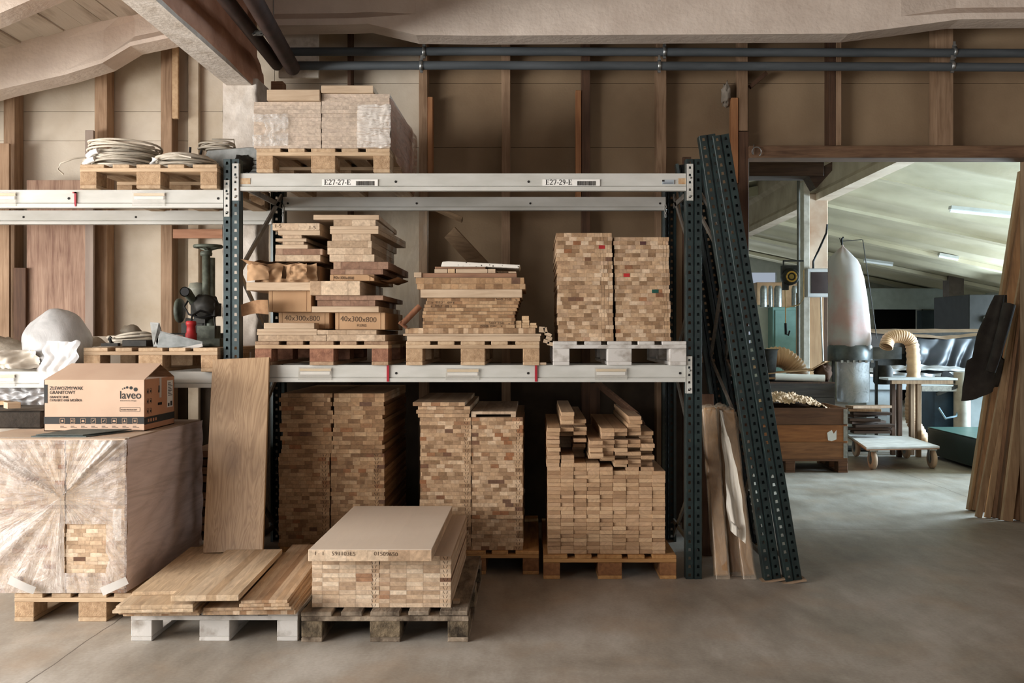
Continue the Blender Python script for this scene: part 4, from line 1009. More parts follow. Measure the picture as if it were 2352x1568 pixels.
# ---------------------------------------------------------------- big film wrapped pack on the left
YL = 5.10; GP = 'panels inside the film wrapped pack'
tL = .0205; nL = 38
mL = lamella('glued_oak_wrapped', .062, TONES_L, accents=True)
xs = X(150,YL); xr = X(286,YL)+.0
panel_stack(xs+.002, YL+.006, .146, xr-xs-.004, 1.14, tL, nL, mL, 'right half of the film wrapped pack', GP, jx=.003, jy=.003)
panel_stack(xs-.50, YL+.006, .146, .495, 1.14, tL, nL, mL, 'left half of the film wrapped pack', GP, jx=.003, jy=.003)
ztop = .146+nL*tL+.0005
o = MB().box(xs-.52,xr+.004,YL-.004,YL+1.15,0,.012).build('cover_sheet', mat('dusty_cover_board',(196,172,148),(176,150,126),rough=.9,scale=3), None, origin=(0,0,0), bevel=.002); o.location.z = ztop
tag(o,'dusty flat cover sheet on the film wrapped pack, beneath the sink carton','board')
ztop += .0125
# film, gathered into a knot on the front
kx, kz = X(145,YL), Z(1140,YL)
fx0, fx1, fz0, fz1 = xs-.53, xr+.012, .15, ztop-.006
def filmf(u, v):
    x = fx0+(fx1-fx0)*u; z = fz0+(fz1-fz0)*v
    dx, dz = x-kx, z-kz; r = math.hypot(dx, dz)+1e-4; a = math.atan2(dz, dx)
    fold = abs(nz(a*3.2, r*1.2, 4))*2+abs(math.sin(a*9+2*nz(a*4, r*3)))*.35
    k = .018*fold*min(1, r*3.5)*math.exp(-r*1.3)+.012*abs(nz(x*9, z*9, 2))+.02*math.exp(-(r/.06)**2)
    # two thick gathered bands running from the knot to the upper corners
    for a0, w in ((.80,.11),(2.62,.10)):
        da = abs((a-a0+math.pi) % (2*math.pi)-math.pi); k += .022*math.exp(-(da/w)**2)*(1+.5*math.sin(da*90))
    edge = min(1, (1-u)*18); 
    return (x+.006*nz(z*7, 3), YL-.004-k*edge, z)
hx0, hx1, hz0, hz1 = X(150,YL), X(247,YL), Z(1314,YL), Z(1203,YL)
def hole(u, v):
    x = fx0+(fx1-fx0)*u; z = fz0+(fz1-fz0)*v
    return hx0+.01*nz(z*20,1) < x < hx1+.02*nz(z*14,5) and hz0+.01*nz(x*20,2) < z < hz1+.01*nz(x*18,8)
M_filmfront = bpy.data.materials.new('gathered_film'); t_ = NT(M_filmfront)
px, py_, pz = t_.sep(t_.pos())[0:3]
dx = t_.m('SUBTRACT', px, kx); dz = t_.m('SUBTRACT', pz, kz); ang = t_.m('ARCTAN2', dz, dx); rr_ = t_.m('SQRT', t_.m('ADD', t_.m('MULTIPLY', dx, dx), t_.m('MULTIPLY', dz, dz)))
st_ = t_.noise(t_.comb(t_.m('MULTIPLY', ang, 5.0), t_.m('MULTIPLY', rr_, 2.2), 0.0), 1.6, 6, .62, .4)
sharp = t_.m('MAXIMUM', t_.m('SUBTRACT', 1.0, t_.m('MULTIPLY', t_.m('ABSOLUTE', t_.m('SUBTRACT', st_, .5)), 12.0)), 0.0)
cr = t_.noise(t_.pos(), 13, 5, .6, 1.5); sharp2 = t_.m('MAXIMUM', t_.m('SUBTRACT', 1.0, t_.m('MULTIPLY', t_.m('ABSOLUTE', t_.m('SUBTRACT', cr, .5)), 16.0)), 0.0)
fall = t_.mapr(rr_, 0.0, .8, 1.0, .25)
band = None
for a0_, w_ in ((.80,.13),(2.55,.12),(-1.62,.10),(-2.5,.16)):
    q_ = t_.m('MAXIMUM', t_.m('SUBTRACT', 1.0, t_.m('DIVIDE', t_.m('ABSOLUTE', t_.m('SUBTRACT', t_.m('ADD', ang, t_.m('MULTIPLY', t_.m('SUBTRACT', cr, .5), .2)), a0_)), w_)), 0.0)
    band = q_ if band is None else t_.m('MAXIMUM', band, q_)
fac = t_.m('ADD', t_.mapr(t_.noise(t_.pos(), 3.0, 3), .3, .7, .16, .42), t_.m('ADD', t_.m('MULTIPLY', band, .34), t_.m('ADD', t_.m('MULTIPLY', t_.m('MULTIPLY', sharp, fall), .24), t_.m('MULTIPLY', sharp2, .14))))
tr = t_.n.new('ShaderNodeBsdfTransparent'); mx = t_.n.new('ShaderNodeMixShader'); t_.l.new(fac, mx.inputs[0]); t_.l.new(tr.outputs[0], mx.inputs[1]); t_.l.new(t_.b.outputs[0], mx.inputs[2]); t_.l.new(mx.outputs[0], t_.out.inputs[0])
t_.b.inputs['Base Color'].default_value = lin((206,196,188)); t_.b.inputs['Roughness'].default_value = .22; t_.b.inputs['Specular IOR Level'].default_value = .7
t_.bump(t_.m('ADD', t_.m('MULTIPLY', st_, fall), t_.m('MULTIPLY', cr, .35)), .8, .03)
film_t = thing('stretch_film','wrinkled clear stretch film gathered in a knot over the big left pack','plastic film',(kx, YL, kz))
def film_part(mb, name, m):
    o = mb.build(name, m, film_t, fix=False); o.location = (-kx, -YL, -kz); return o
film_part(MB().grid(150,100,filmf,skip=hole), 'front_film', M_filmfront)
film_part(MB().grid(60,40,lambda u,v:(xr+.008+.012*nz(u*3+v*2,v*4-u*3,1)+.006*abs(math.sin(v*18-u*14)), YL-.002+1.17*u, fz0+(fz1-fz0)*v)), 'side_film', M_filmside)
film_part(MB().grid(50,4,lambda u,v:(fx0+(fx1-fx0)*u, YL-.008+.05*v+.012*nz(u*12), ztop+.002-.03*(1-v)**2), ), 'top_edge_film', M_filmclear)
def strip(name, p0, p1, w, m, label, bulge=.012):
    a = Vector((X(p0[0],5.06),5.045,Z(p0[1],5.06))); b = Vector((X(p1[0],5.06),5.05,Z(p1[1],5.06))); d = (b-a); n_ = Vector((-d.z,0,d.x)).normalized()
    def f(u,v):
        q = a+d*u+n_*(v-.5)*w*(1-.12*u); return (q.x, q.y-bulge*math.sin(u*3)*.5, q.z)
    o = MB().grid(10,4,f).build(name, m, film_t, fix=False); o.location = (-kx,-YL,-kz); o['label'] = label; return o
M_tape = mat('milky_tape',(196,192,186),(180,174,166),rough=.5)
strip('tape_strip',(24,1329),(82,1355),.044,M_tape,'milky tape strip at the lower left')
strip('tape_strip',(236,1357),(294,1331),.044,M_tape,'milky tape strip at the lower right')
strip('tape_strip',(272,1168),(272,1240),.045,M_filmclear,'loose hanging tape end')

# ---------------------------------------------------------------- sink carton
BY = 5.48
bx0, bx1 = X(101,BY), X(331,BY); bz = ztop+.001; bh = .282; bd = .46
t = thing('sink_carton','open brown sink carton with black icon band on the wrapped pack','cardboard box',(bx0,BY,bz))
w = bx1-bx0
b = MB(); th = .004
b.box(0,w,0,th,0,bh).box(0,w,bd-th,bd,0,bh).box(0,th,0,bd,0,bh).box(0,w,0,bd,0,th); b.build('box_body', M_cardbox, t)
MB().box(w-th,w,.002,bd,0,bh).build('side_wall', M_cardside, t)
# lid flaps standing up like a low tent
MB().add([(0,0,bh),(w,0,bh),(w+.02,.20,bh+.085),(.06,.20,bh+.085),(0,.003,bh-.003),(w,.003,bh-.003),(w+.02,.203,bh+.082),(.06,.203,bh+.082)],
  [(0,1,2,3),(4,7,6,5),(0,4,5,1),(1,5,6,2),(2,6,7,3),(3,7,4,0)]).build('front_flap', M_cardbox, t)
MB().add([(0,bd,bh),(w,bd,bh),(w+.01,.21,bh+.08),(.05,.21,bh+.08),(0,bd-.004,bh-.003),(w,bd-.004,bh-.003),(w+.01,.212,bh+.077),(.05,.212,bh+.077)],
  [(0,3,2,1),(4,5,6,7),(0,1,5,4),(1,2,6,5),(2,3,7,6),(3,0,4,7)]).build('back_flap', M_cardd, t)
M_print = mat('printed_ink',(58,58,56),(50,50,48),rough=.8); M_printl = mat('printed_relief',(198,160,128),(190,150,118),rough=.8)
s = 5.48/FPX                       # metres per photo pixel on the carton front
def fx(px): return (px-101)*s
def fz(py): return bh-(py-870)*s*(bh/((987-870)*s))
MB().box(fx(101),w,-.0012,.001,fz(971),fz(954.5)).build('print_band', M_print, t)
MB().box(fx(101)+.001,fx(109.5),-.0012,.001,fz(923),fz(881)).build('print_block', M_print, t)
def pr(nm, s_, size, px, py, m=M_print, bold=0, sx=1): return text(nm, s_, size, (fx(px), -.0014, fz(py)), m, t, bold=bold, sx=sx)
pr('lettering','ZLEWOZMYWAK',.0268,114,893,sx=.87); pr('lettering','GRANITOWY',.0268,114,902.5,sx=.86)
pr('lettering','GRANITE SINK',.0185,114,912,sx=.86); pr('lettering','ГРАНИТНАЯ МОЙКА',.0185,114,919.5,sx=.95)
pr('logo_lettering','laveo',.062,274.5,913,bold=.0003,sx=.92); pr('lettering','linked home design',.0085,276,918.8,sx=1.35)
b = MB()
for cx_, cy_, r_ in ((281.5,891,1.3),(286,889,1.9),(292,887.5,2.7),(301,888.5,3.6),(311.5,892,4.6)): b.lathe([(r_*s,-.0014),(r_*s,.001)], (fx(cx_),0,fz(cy_)), 'y', 20)
b.build('logo_dots', M_print, t)
b = MB(); a0,a1,c0,c1 = fx(275.5),fx(321.5),fz(942.5),fz(933)
for q in ((a0,a1,c0,c0+.0012),(a0,a1,c1-.0012,c1),(a0,a0+.0012,c0,c1),(a1-.0012,a1,c0,c1)): b.box(q[0],q[1],-.0014,.001,q[2],q[3])
b.build('print_frame', M_print, t); pr('lettering','POLSKI PRODUCENT',.0112,278,940,sx=.82)
for k in range(8):
    cx_ = 143.5+k*23.8; b = MB(); h = 5.6
    a0,a1,c0,c1 = fx(cx_-h),fx(cx_+h),fz(970),fz(957.5)
    for q in ((a0,a1,c0,c0+.0018),(a0,a1,c1-.0018,c1),(a0,a0+.0018,c0,c1),(a1-.0018,a1,c0,c1)): b.box(q[0],q[1],-.0022,.001,q[2],q[3])
    mx_, mz_ = (a0+a1)/2, (c0+c1)/2
    def bar(x0_,z0_,x1_,z1_,w_=.0022): b.beam((mx_+x0_,-.0016,mz_+z0_),(mx_+x1_,-.0016,mz_+z1_),w_,.0012,up=(0,1,0))
    if k == 0: b.lathe([(.0055,-.0022),(.0055,.0)],(mx_,0,mz_),'y',12)
    elif k == 1: bar(-.006,-.006,-.006,.006); bar(.0,-.006,.0,.006); bar(.007,-.006,.007,.006); bar(0,.006,.007,.006); bar(0,-.006,.007,-.006)
    elif k in (2,5): b.prism([(mx_-.008,mz_-.006),(mx_+.008,mz_-.006),(mx_+.006,mz_+.003),(mx_-.002,mz_+.006),(mx_-.007,mz_+.001)],-.0022,0)
    elif k in (3,4): bar(-.006,-.006,.007,.007,.003)
    elif k == 6: bar(0,-.002,0,.007,.004); bar(-.008,-.006,.008,-.006); bar(-.004,-.003,.004,-.003,.004)
    else:
        for q in range(3): an = q*math.pi/3; bar(-.007*math.cos(an),-.007*math.sin(an),.007*math.cos(an),.007*math.sin(an))
    b.build('icon', M_printl, t)
    b = MB(); xx = cx_-5
    for q in range(2): b.box(fx(xx),fx(xx+(14 if (k*3+q)%3 else 8)),-.0012,.001,fz(976.5+q*2.6),fz(975.4+q*2.6))
    b.build('small_print', M_print, t)
# side wall prints
def sb(y0,y1,z0,z1,m,nm,d=.0012): return MB().box(w-.001,w+d,y0,y1,z0,z1).build(nm, m, t)
sb(.002,bd,.034,.074,M_print,'print_band')
sb(.345,.43,.105,.262,M_paper,'paper_label',.002)
for k in range(9): sb(.352,.352+.07*(.6+.4*((k*7)%3)/2),.245-k*.009,.249-k*.009,M_print,'label_print',.0026)
sb(.352,.375,.112,.13,M_print,'label_print',.0026); sb(.39,.42,.112,.14,M_print,'label_print',.0026)
sb(.225,.25,.17,.283,M_tape,'tape_strip',.0024)
o = MB().box(w-.001,w+.0014,.2,.26,.128,.143).build('hand_hole', M_black, t)
b = MB()
for i in range(2):
    for j in range(3):
        y_, z_ = .04+i*.042, .20-j*.055
        b.box(w,w+.0012,y_,y_+.002,z_,z_+.03); b.box(w,w+.0012,y_+.02,y_+.022,z_,z_+.03); b.box(w,w+.0012,y_,y_+.022,z_+.028,z_+.03); b.box(w,w+.0012,y_+.006,y_+.016,z_+.008,z_+.02)
b.box(w,w+.0012,.205,.235,.2,.215).box(w,w+.0012,.21,.225,.215,.24)
b.build('pictograms', M_print, t)
b = MB()
for i in range(4): b.box(w+.0005,w+.0018,.05+i*.036,.07+i*.036,.045,.062)
b.build('pictograms', M_cardside, t)
# flat dark green trays on the pack
M_tray = mat('dark_green_tray',(84,96,92),(60,72,70),rough=.55,scale=12)
t = thing('flat_sheet','thin dark green-grey sheets lying at the front corner of the sink carton','sheet',(X(180,5.25),5.3,ztop+.001))
Mr = Matrix.Rotation(math.radians(2),4,'Z')
MB().add([Mr@Vector(q) for q in ((-.21,-.13,0),(.075,-.14,0),(.21,.16,0),(-.10,.16,0),(-.21,-.13,.005),(.075,-.14,.005),(.21,.16,.005),(-.10,.16,.005))],[(0,3,2,1),(4,5,6,7),(0,1,5,4),(1,2,6,5),(2,3,7,6),(3,0,4,7)]).build('lower_sheet', M_tray, t)
MB().add([(-.19,-.12,.007),(.06,-.13,.007),(.2,.15,.011),(-.11,.15,.011),(-.19,-.12,.011),(.06,-.13,.011),(.2,.15,.015),(-.11,.15,.015)],[(0,3,2,1),(4,5,6,7),(0,1,5,4),(1,2,6,5),(2,3,7,6),(3,0,4,7)]).build('upper_sheet', M_tray, t)

# dark crate with offcuts at the far left
Yc = 5.62
t = thing('dark_crate','low dark felt covered crate beside the sink carton','crate',(X(0,Yc),Yc,ztop+.001))
MB().box(-.5,.235,0,.42,0,.10).build('crate_body', mat('dark_felt',(58,50,42),(40,34,28),rough=.95,scale=20,bump=.4), t, bevel=.01)
MB().grid(20,10,lambda u,v:(-.52+.77*u,-.012+.45*v,.102+.006*nz(u*9,v*7))).build('crate_cover', mat('felt_cover',(96,84,70),(70,60,50),rough=.95,scale=14), t, fix=False)
def obl(name, cx_, cy_, z_, a, b_, c, rz, m, label, cat='offcut'):
    o = MB().box(-a/2,a/2,-b_/2,b_/2,0,c).build(name, m, None, origin=(0,0,0), bevel=.002); o.location = (cx_,cy_,z_); o.rotation_euler.z = math.radians(rz); return tag(o,label,cat,'offcuts on the dark crate')
zc = ztop+.112
obl('wood_block', X(28,5.68), 5.68, zc, .07,.09,.035,40,M_boardL,'small wedge-like pale offcut on the right of the dark crate')
obl('wood_block', X(10,5.95)-.14, 5.95, zc, .30,.10,.022,8,M_boardY,'flat board offcut at the back of the dark crate')

# ---------------------------------------------------------------- lower left shelf: bag, canvas, wrapped goods
ZL_ = Z(853,5.99)+.002
Y1 = 6.25
o = MB().blob((X(135,Y1),Y1,ZL_+.155),(.205,.20,.20),44,26,lambda d: (1+.10*nz(d.x*1.6,d.y*1.6,d.z*1.6)+.018*nz(d.x*9,d.y*9,d.z*3)+.14*max(0,d.z)**8)*(1 if d.z>-.6 else .9)).build('plastic_bag', M_bag, fix=False); tag(o,'bulging white translucent plastic bag left of the machine pallet','bag')
o = MB().grid(50,50,lambda u,v:(X(88,5.9)+.20*u+.04*nz(v*4,1)+(v*.05), 5.90-.02*abs(nz(u*3,v*2))-.02*math.sin(v*3), ZL_-.08+.26*v+.02*nz(u*5,7))).build('plastic_film', film('hanging_film',(222,222,222),.4,.7,scale=3,stretch=(1,1,.4)), fix=False); tag(o,'thin white film drooping from the plastic bag over the beam behind the sink carton','plastic film')
def cloth(u,v):
    x = X(-60,6.2)+(.66)*u; y = 6.1+.55*v
    z = ZL_+.02+(.15+.05*nz(u*3,v*3))*math.sin(min(1,v*1.6+.12)*1.5)*(1-.25*u)+.02*abs(math.sin(u*11+v*5+2*nz(u*3,v*3)))+.035*nz(u*5,v*4,2)
    return (x,y,z+(.05 if u>.55 else 0)*math.sin((u-.55)*7)*v)
o = MB().grid(60,40,cloth).grid(60,8,lambda u,v:(X(-60,6.2)+.66*u,6.08+.04*math.sin(v*3+u*8)*.5,ZL_-.005+.07*v+.02*nz(u*6,v*3)*v)).build('canvas_sheet', M_tarp, fix=False); tag(o,'heap of folded dusty canvas sheets left of the plastic bag','tarpaulin')
o = MB().grid(40,12,lambda u,v:(X(-40,6.05)+.34*u, 6.02+.05*math.sin(v*3+u*7)+.03*nz(u*7,v*6), ZL_+.015+.11*v+.01*nz(u*12,v*4))).build('canvas_sheet', mat('pale_canvas',(222,214,200),(186,174,156),rough=.95,scale=6,bump=.3), fix=False); tag(o,'single folded pale canvas at the front of the canvas heap','tarpaulin')
o = MB().box(X(165,6.85),X(330,6.85),6.85,6.88,ZL_+.0,Z(772,6.85)).build('fibre_board', mat('grey_fibre_board',(178,164,146),(160,144,126),rough=.9), bevel=.002); tag(o,'low grey fibre board standing behind the plastic bag','board')
o = MB().grid(40,24,lambda u,v:(X(-40,5.9)+.40*u, 6.1-.05*math.sin(v*2.5)+.05*nz(u*8,v*8), .99+.16*v+.02*nz(u*7,v*5))).build('plastic_film', M_bag, fix=False); tag(o,'crumpled white film bundle under the beam left of the sink carton','plastic film')
o = MB().box(X(-40,6.3),X(90,6.3),6.15,6.9,.0,.98).build('wrapped_crate', mat('pale_crate',(190,180,166),(168,156,140),rough=.9), bevel=.01); tag(o,'pale crate behind the film bundle, under the left beam','crate')
# dark stack of planks between the big pack and the oak board
for k in range(11):
    Yk = 6.5; y1 = 1240-k*19-(20 if k>8 else 0)
    o = MB().box(X(432,Yk)+R.uniform(-.02,.02),X(560,Yk),Yk+R.uniform(-.01,.01),Yk+.5,Z(1240-k*19,Yk),Z(1240-k*19-15,Yk)).build('stored_plank', M_reddish if k%3 else M_studdark, bevel=.002)
    tag(o,'dark stored plank, %s from the bottom, glimpsed behind the leaning oak board' % ordn(k+1),'plank','stored planks behind the leaning oak board')
# ---------------------------------------------------------------- things on the upper left pallet
ZU = Z(436,5.99)+.1455
def coil(name, label, cx_, cy_, z0, rx, ry, turns, r, seed, hgt, m=M_cable, group='cable coils', cat='cable'):
    rr = random.Random(seed); t = thing(name, label, cat, (cx_,cy_,z0), group)
    for k in range(turns):
        a = rr.uniform(.68,1.06); ox, oy = rr.uniform(-.025,.025), rr.uniform(-.02,.02); h = r+hgt*k/turns; tl = rr.uniform(-.9,.9); ph = rr.uniform(0,6)
        pts = [(ox+rx*a*math.cos(q)+.006*math.sin(3*q+ph), oy+ry*a*math.sin(q), max(r, h+tl*.25*math.cos(q+ph)*hgt+.006*math.sin(2*q+ph))) for q in [2*math.pi*i/44 for i in range(44)]]
        MB().tube(pts, r, 7, closed=True).build('cable_turn', m, t)
    return t
c1 = coil('cable_coil','big untidy coil of pale cable at the left end of the upper pallet', X(284,6.3),6.3,ZU,.205,.19,36,.0066,1,.165)
for q in ((-.12,.05,.13),(-.10,.10,.06)): MB().tube([(q[0]-.05,-.17,q[1]-.02),(q[0]-.02,-.185,q[1]),(q[0]+.02,-.19,q[1]+.012)],.018,8).build('tape_wrap',M_paper,c1)
MB().tube([(-.15,-.12,.09),(-.24,-.16,.07),(-.31,-.19,.035),(-.33,-.18,.0),(-.30,-.17,-.03)],.005,8).build('cable_end',M_cable,c1)
c2 = coil('cable_coil','flatter coil of pale cable in the middle of the upper pallet', X(425,6.25),6.25,ZU,.175,.17,20,.008,2,.09)
MB().tube([(-.135,-.15,.0),(-.14,-.165,.03),(-.13,-.16,.06)],.02,8).build('tape_wrap',M_paper,c2)
MB().tube([(-.12,-.12,.07),(.0,-.17,.085),(.11,-.2,.06)],.006,8).build('cable_end',M_cable,c2)
zbx = Z(338,6.35)
b_ = thing('metal_housing','grey sheet metal housing lying behind the flat cable coil','box',(X(452,6.3),6.35,ZU),)
MB().prism([(0,0),(.40,0),(.40,zbx-ZU),(.30,zbx-ZU),(.05,zbx-ZU-.02),(0,.04)],0,.38).build('housing_body',M_grey_metal,b_,bevel=.004)
for k in range(4): MB().box(.14+k*.01,.385,-.002,0,.02+k*.024,.024+k*.024).build('cooling_slot',M_machdark,b_)
coil('cable_coil','thin loop of cable lying on the grey metal housing', X(505,6.5),6.5,zbx,.115,.10,6,.006,5,.05)
o = MB().tube([(X(487,6.6),6.6,zbx+.14-.04),(X(500,6.6),6.6,zbx+.10),(X(535,6.6),6.62,zbx+.10),(X(541,6.6),6.6,zbx+.03),(X(541,6.6),6.6,zbx+.0)],.006,8).build('cable_loop',M_cable); o.name='bent_cable'; tag(o,'stiff upright bow of cable above the grey metal housing','cable')
o = MB().blob((X(565,6.4),6.45,ZU+.07),(.08,.2,.07),20,12,lambda d:1+.3*nz(d.x*4,d.y*4,d.z*4)).build('rubbish_heap',M_machdark,fix=False); tag(o,'dark dusty lump between the grey housing and the high pack','scrap')
for a,b__,l in (((437,338),(434,352),'black hooked lever beside the big cable coil'),((463,345),(452,349),'small black lever end left of the grey housing')):
    o = MB().tube([(X(b__[0],6.2),6.2,ZU+.02),(X(a[0],6.2),6.2,Z(a[1],6.2))],.008,8).build('lever',M_black); tag(o,l,'lever')
# boards and veneer leaning on the back wall, left
o = MB().box(X(66,7.6),X(212,7.6),7.57,7.60,.9,Z(415,7.6)).build('veneer_sheet', wood('striped_veneer',(170,136,112),(112,76,60),'z',scale=11,bump=.05), bevel=.001); tag(o,'tall striped reddish veneer sheet against the left studs','board')
for k,(a,b__,y1,m) in enumerate(((34,62,615,M_studdark),(0,24,330,M_stud),(198,217,300,mat('purple_grey_plank',(164,146,132),(130,112,100),rough=.85,scale=10,stretch=(1,1,.1))))):
    o = MB().box(X(a,7.55),X(b__,7.55),7.53,7.56,.0,Z(y1,7.55)).build('plank',m,bevel=.002); tag(o,['short dark plank standing left of the striped veneer','tall brown plank at the very left of the partition','greyish plank standing close against the second left stud'][k],'plank')
o = MB().box(X(398,7.62),X(530,7.62),7.61,7.638,Z(545,7.55),Z(524,7.55)).build('rail_board', wood('reddish_rail',(186,132,98),(150,98,70),'x'), bevel=.002); tag(o,'reddish board nailed across behind the handwheel machine','board')
# ---------------------------------------------------------------- old machine
ZM = ZL_+.1455; Ym = 6.35
mt = thing('power_feeder','old olive machine with handwheel column and motor on the lower left pallet','machine',(X(480,Ym),Ym,ZM))
def mp(name, mb, m): return mb.build(name, m, mt)
pxm = Ym/FPX
def lx(px): return (px-480)*pxm
def lz(py): return Z(py,Ym)-ZM
mp('base', MB().box(-.10,.10,-.1,.12,0,.05).box(-.055,.055,-.06,.06,.05,lz(748)), M_machine)
mp('column', MB().lathe([(.030,lz(750)),(.030,lz(720)),(.04,lz(718)),(.04,lz(700)),(.027,lz(690)),(.027,lz(592))],(lx(484),0,0),'z',20), M_machine)
mp('column_sleeve', MB().lathe([(.024,lz(692)),(.024,lz(588)),(.036,lz(588)),(.038,lz(582)),(.030,lz(578))],(lx(477),-.03,0),'z',20), M_machine)
mp('gear_head', MB().blob((lx(474),-.01,lz(706)),(.085,.09,.085),24,16,lambda d:1+.18*nz(d.x*3,d.y*3,d.z*3)).box(lx(445),lx(500),-.06,.08,lz(726),lz(696)), M_machdark)
hw = mp('handwheel', MB().tube([(lx(478)+.082*math.cos(a),.082*math.sin(a),lz(566)) for a in [2*math.pi*i/32 for i in range(32)]],.011,10,closed=True), M_machine)
b = MB()
for k in range(3):
    a = k*2.09+.5; b.beam((lx(478),0,lz(576)),(lx(478)+.08*math.cos(a),.08*math.sin(a),lz(567)),.022,.009)
b.lathe([(.02,lz(588)),(.024,lz(576)),(.016,lz(570))],(lx(478),0,0),'z',16); b.build('wheel_spokes', M_machine, hw)
mp('motor', MB().lathe([(.045,lz(700)),(.058,lz(690)),(.06,lz(668)),(.063,lz(666)),(.063,lz(660)),(.054,lz(657)),(.046,lz(649)),(.0,lz(647))],(lx(446),.06,0),'z',28), mat('grey_motor_paint',(140,140,124),(104,104,92),rough=.5,scale=12))
mp('dust_port', MB().tube([(lx(452),.02,lz(712)),(lx(449),-.05,lz(690)),(lx(444),-.11,lz(673)),(lx(443),-.15,lz(672))],.03,18,cap=False,rfun=lambda u:.022+.010*u), M_machine)
mp('dust_port_bore', MB().lathe([(.026,-.148),(.026,-.14)],(lx(443),0,lz(672)),'y',20), M_black)
mp('side_wheel', MB().lathe([(.01,-.016),(.072,-.014),(.078,-.006),(.078,.006),(.072,.014),(.01,.016)],(lx(415),-.02,lz(713)),'x',30), M_machine)
mp('lower_arm', MB().box(lx(420),lx(475),-.03,.09,lz(765),lz(742)).beam((lx(430),-.02,lz(735)),(lx(470),-.02,lz(742)),.03,.03).box(lx(452),lx(478),-.06,.02,lz(742),lz(722)), M_machdark)
mp('lock_lever', MB().tube([(lx(500),-.04,lz(756)),(lx(497),-.05,lz(728))],.006,8).tube([(lx(495),-.03,lz(708)),(lx(503),-.04,lz(700)),(lx(503),-.04,lz(690)),(lx(496),-.03,lz(686))],.006,8), M_machdark)
mp('power_cable', MB().tube([(lx(440),-.06,lz(690)),(lx(436),-.10,lz(705)),(lx(448),-.12,lz(722)),(lx(470),-.10,lz(730)),(lx(492),-.06,lz(726))],.006,8), M_black)
mp('bolt', MB().lathe([(.014,0),(.014,-.02)],(lx(487),-.03,lz(715)),'y',6), M_steel)
rp_ = thing('plug_connector','red industrial plug hanging in front of the olive machine','plug',(X(439,6.15),6.15,ZM+.004))
MB().lathe([(.028,0),(.034,.01),(.034,.075),(.028,.085),(.026,.125),(.031,.13),(.031,.15),(.024,.155)],(0,0,0),'z',20).build('plug_body',M_red,rp_)
MB().tube([(0,0,.15),(.0,.02,.19),(.04,.05,.22),(.10,.1,.2)],.007,8).build('plug_cable',M_black,rp_)
o = MB().prism([(0,0),(.33,-.0),(.345,.035),(.34,.055),(.06,.115),(.0,.115)],0,.004).build('x',M_grey_metal) if False else None
# sheet metal chute
ct = thing('metal_chute','grey folded sheet metal chute lying in front of the olive machine','chute',(X(352,6.02),6.02,ZM))
cpx = 6.02/FPX
def cp(px,py,y): return ((px-352)*cpx, y, Z(py,6.02)-ZM)
b = MB(); P = [cp(352,757,.0),cp(365,759,.0),cp(463,785,.02),cp(463,792,.02),cp(415,801,.02),cp(362,800,.0)]
b.add(P+[(q[0],q[1]+.006,q[2]) for q in P],[(0,1,2,3,4,5),(11,10,9,8,7,6)]+[(i,(i+1)%6,(i+1)%6+6,i+6) for i in range(6)])
b.build('chute_side',M_grey_metal,ct)
MB().add([cp(362,801,.0),cp(415,802,.02),cp(463,793,.02),cp(455,788,.22),cp(400,798,.2)],[(0,1,2,3,4)]).build('chute_floor',M_grey_metal,ct,fix=False)
MB().add([cp(346,740,-.01),cp(366,741,-.01),cp(370,760,.0),cp(360,796,.0),cp(352,796,.0)]+[(q[0],q[1]+.01,q[2]) for q in (cp(346,740,-.01),cp(366,741,-.01),cp(370,760,.0),cp(360,796,.0),cp(352,796,.0))],[(0,1,2,3,4),(9,8,7,6,5),(0,5,6,1),(1,6,7,2),(2,7,8,3),(3,8,9,4),(4,9,5,0)]).build('chute_end_plate',M_steel,ct)
MB().beam(cp(417,802,-.0),cp(464,792,.01),.006,.02).build('rubber_lip',M_tape,ct)
MB().beam(cp(352,757,-.002),cp(463,786,.018),.004,.008).build('folded_rim',M_steel,ct)
cc = coil('cable_coil','half coil of pale cable left of the metal chute', X(305,6.3),6.3,ZM,.16,.15,9,.008,9,.07)
o = MB().box(X(283,6.1),X(340,6.1),6.08,6.3,ZM+.001,ZM+.042).build('dark_block',M_machdark,bevel=.004); o.name='iron_block'; tag(o,'dark oily block in front of the half cable coil','block')
o = MB().beam((X(240,6.15),6.12,ZM+.012),(X(278,6.15),6.12,ZM+.014),.04,.018).tube([(X(262,6.15),6.12,ZM+.02),(X(256,6.15),6.12,ZM+.05),(X(260,6.15),6.12,ZM+.06)],.012,8).build('clamp_tool',M_machdark); tag(o,'small dark iron clamp at the left end of the lower pallet','tool')
o = MB().box(X(372,6.55),X(500,6.55),6.5,6.8,ZM+.001,ZM+.085).build('machine_tray',M_machdark,bevel=.006); tag(o,'dark dusty steel tray behind the chute under the motor','tray')
o = MB().lathe([(.0,.0),(.036,.004),(.040,.014),(.030,.026),(.0,.03)],(X(407,6.2),6.2,ZM+.045),'z',20).build('lamp_knob',M_paper,fix=True); o.name='round_lid'; tag(o,'round white lid showing above the rim of the chute','lid')
o = MB().blob((X(300,6.5),6.5,ZM+.10),(.06,.08,.04),16,10,lambda d:1+.3*nz(d.x*5,d.y*5,d.z*5)).build('rag',M_tarp,fix=False); tag(o,'crumpled rag on the half cable coil','rag')
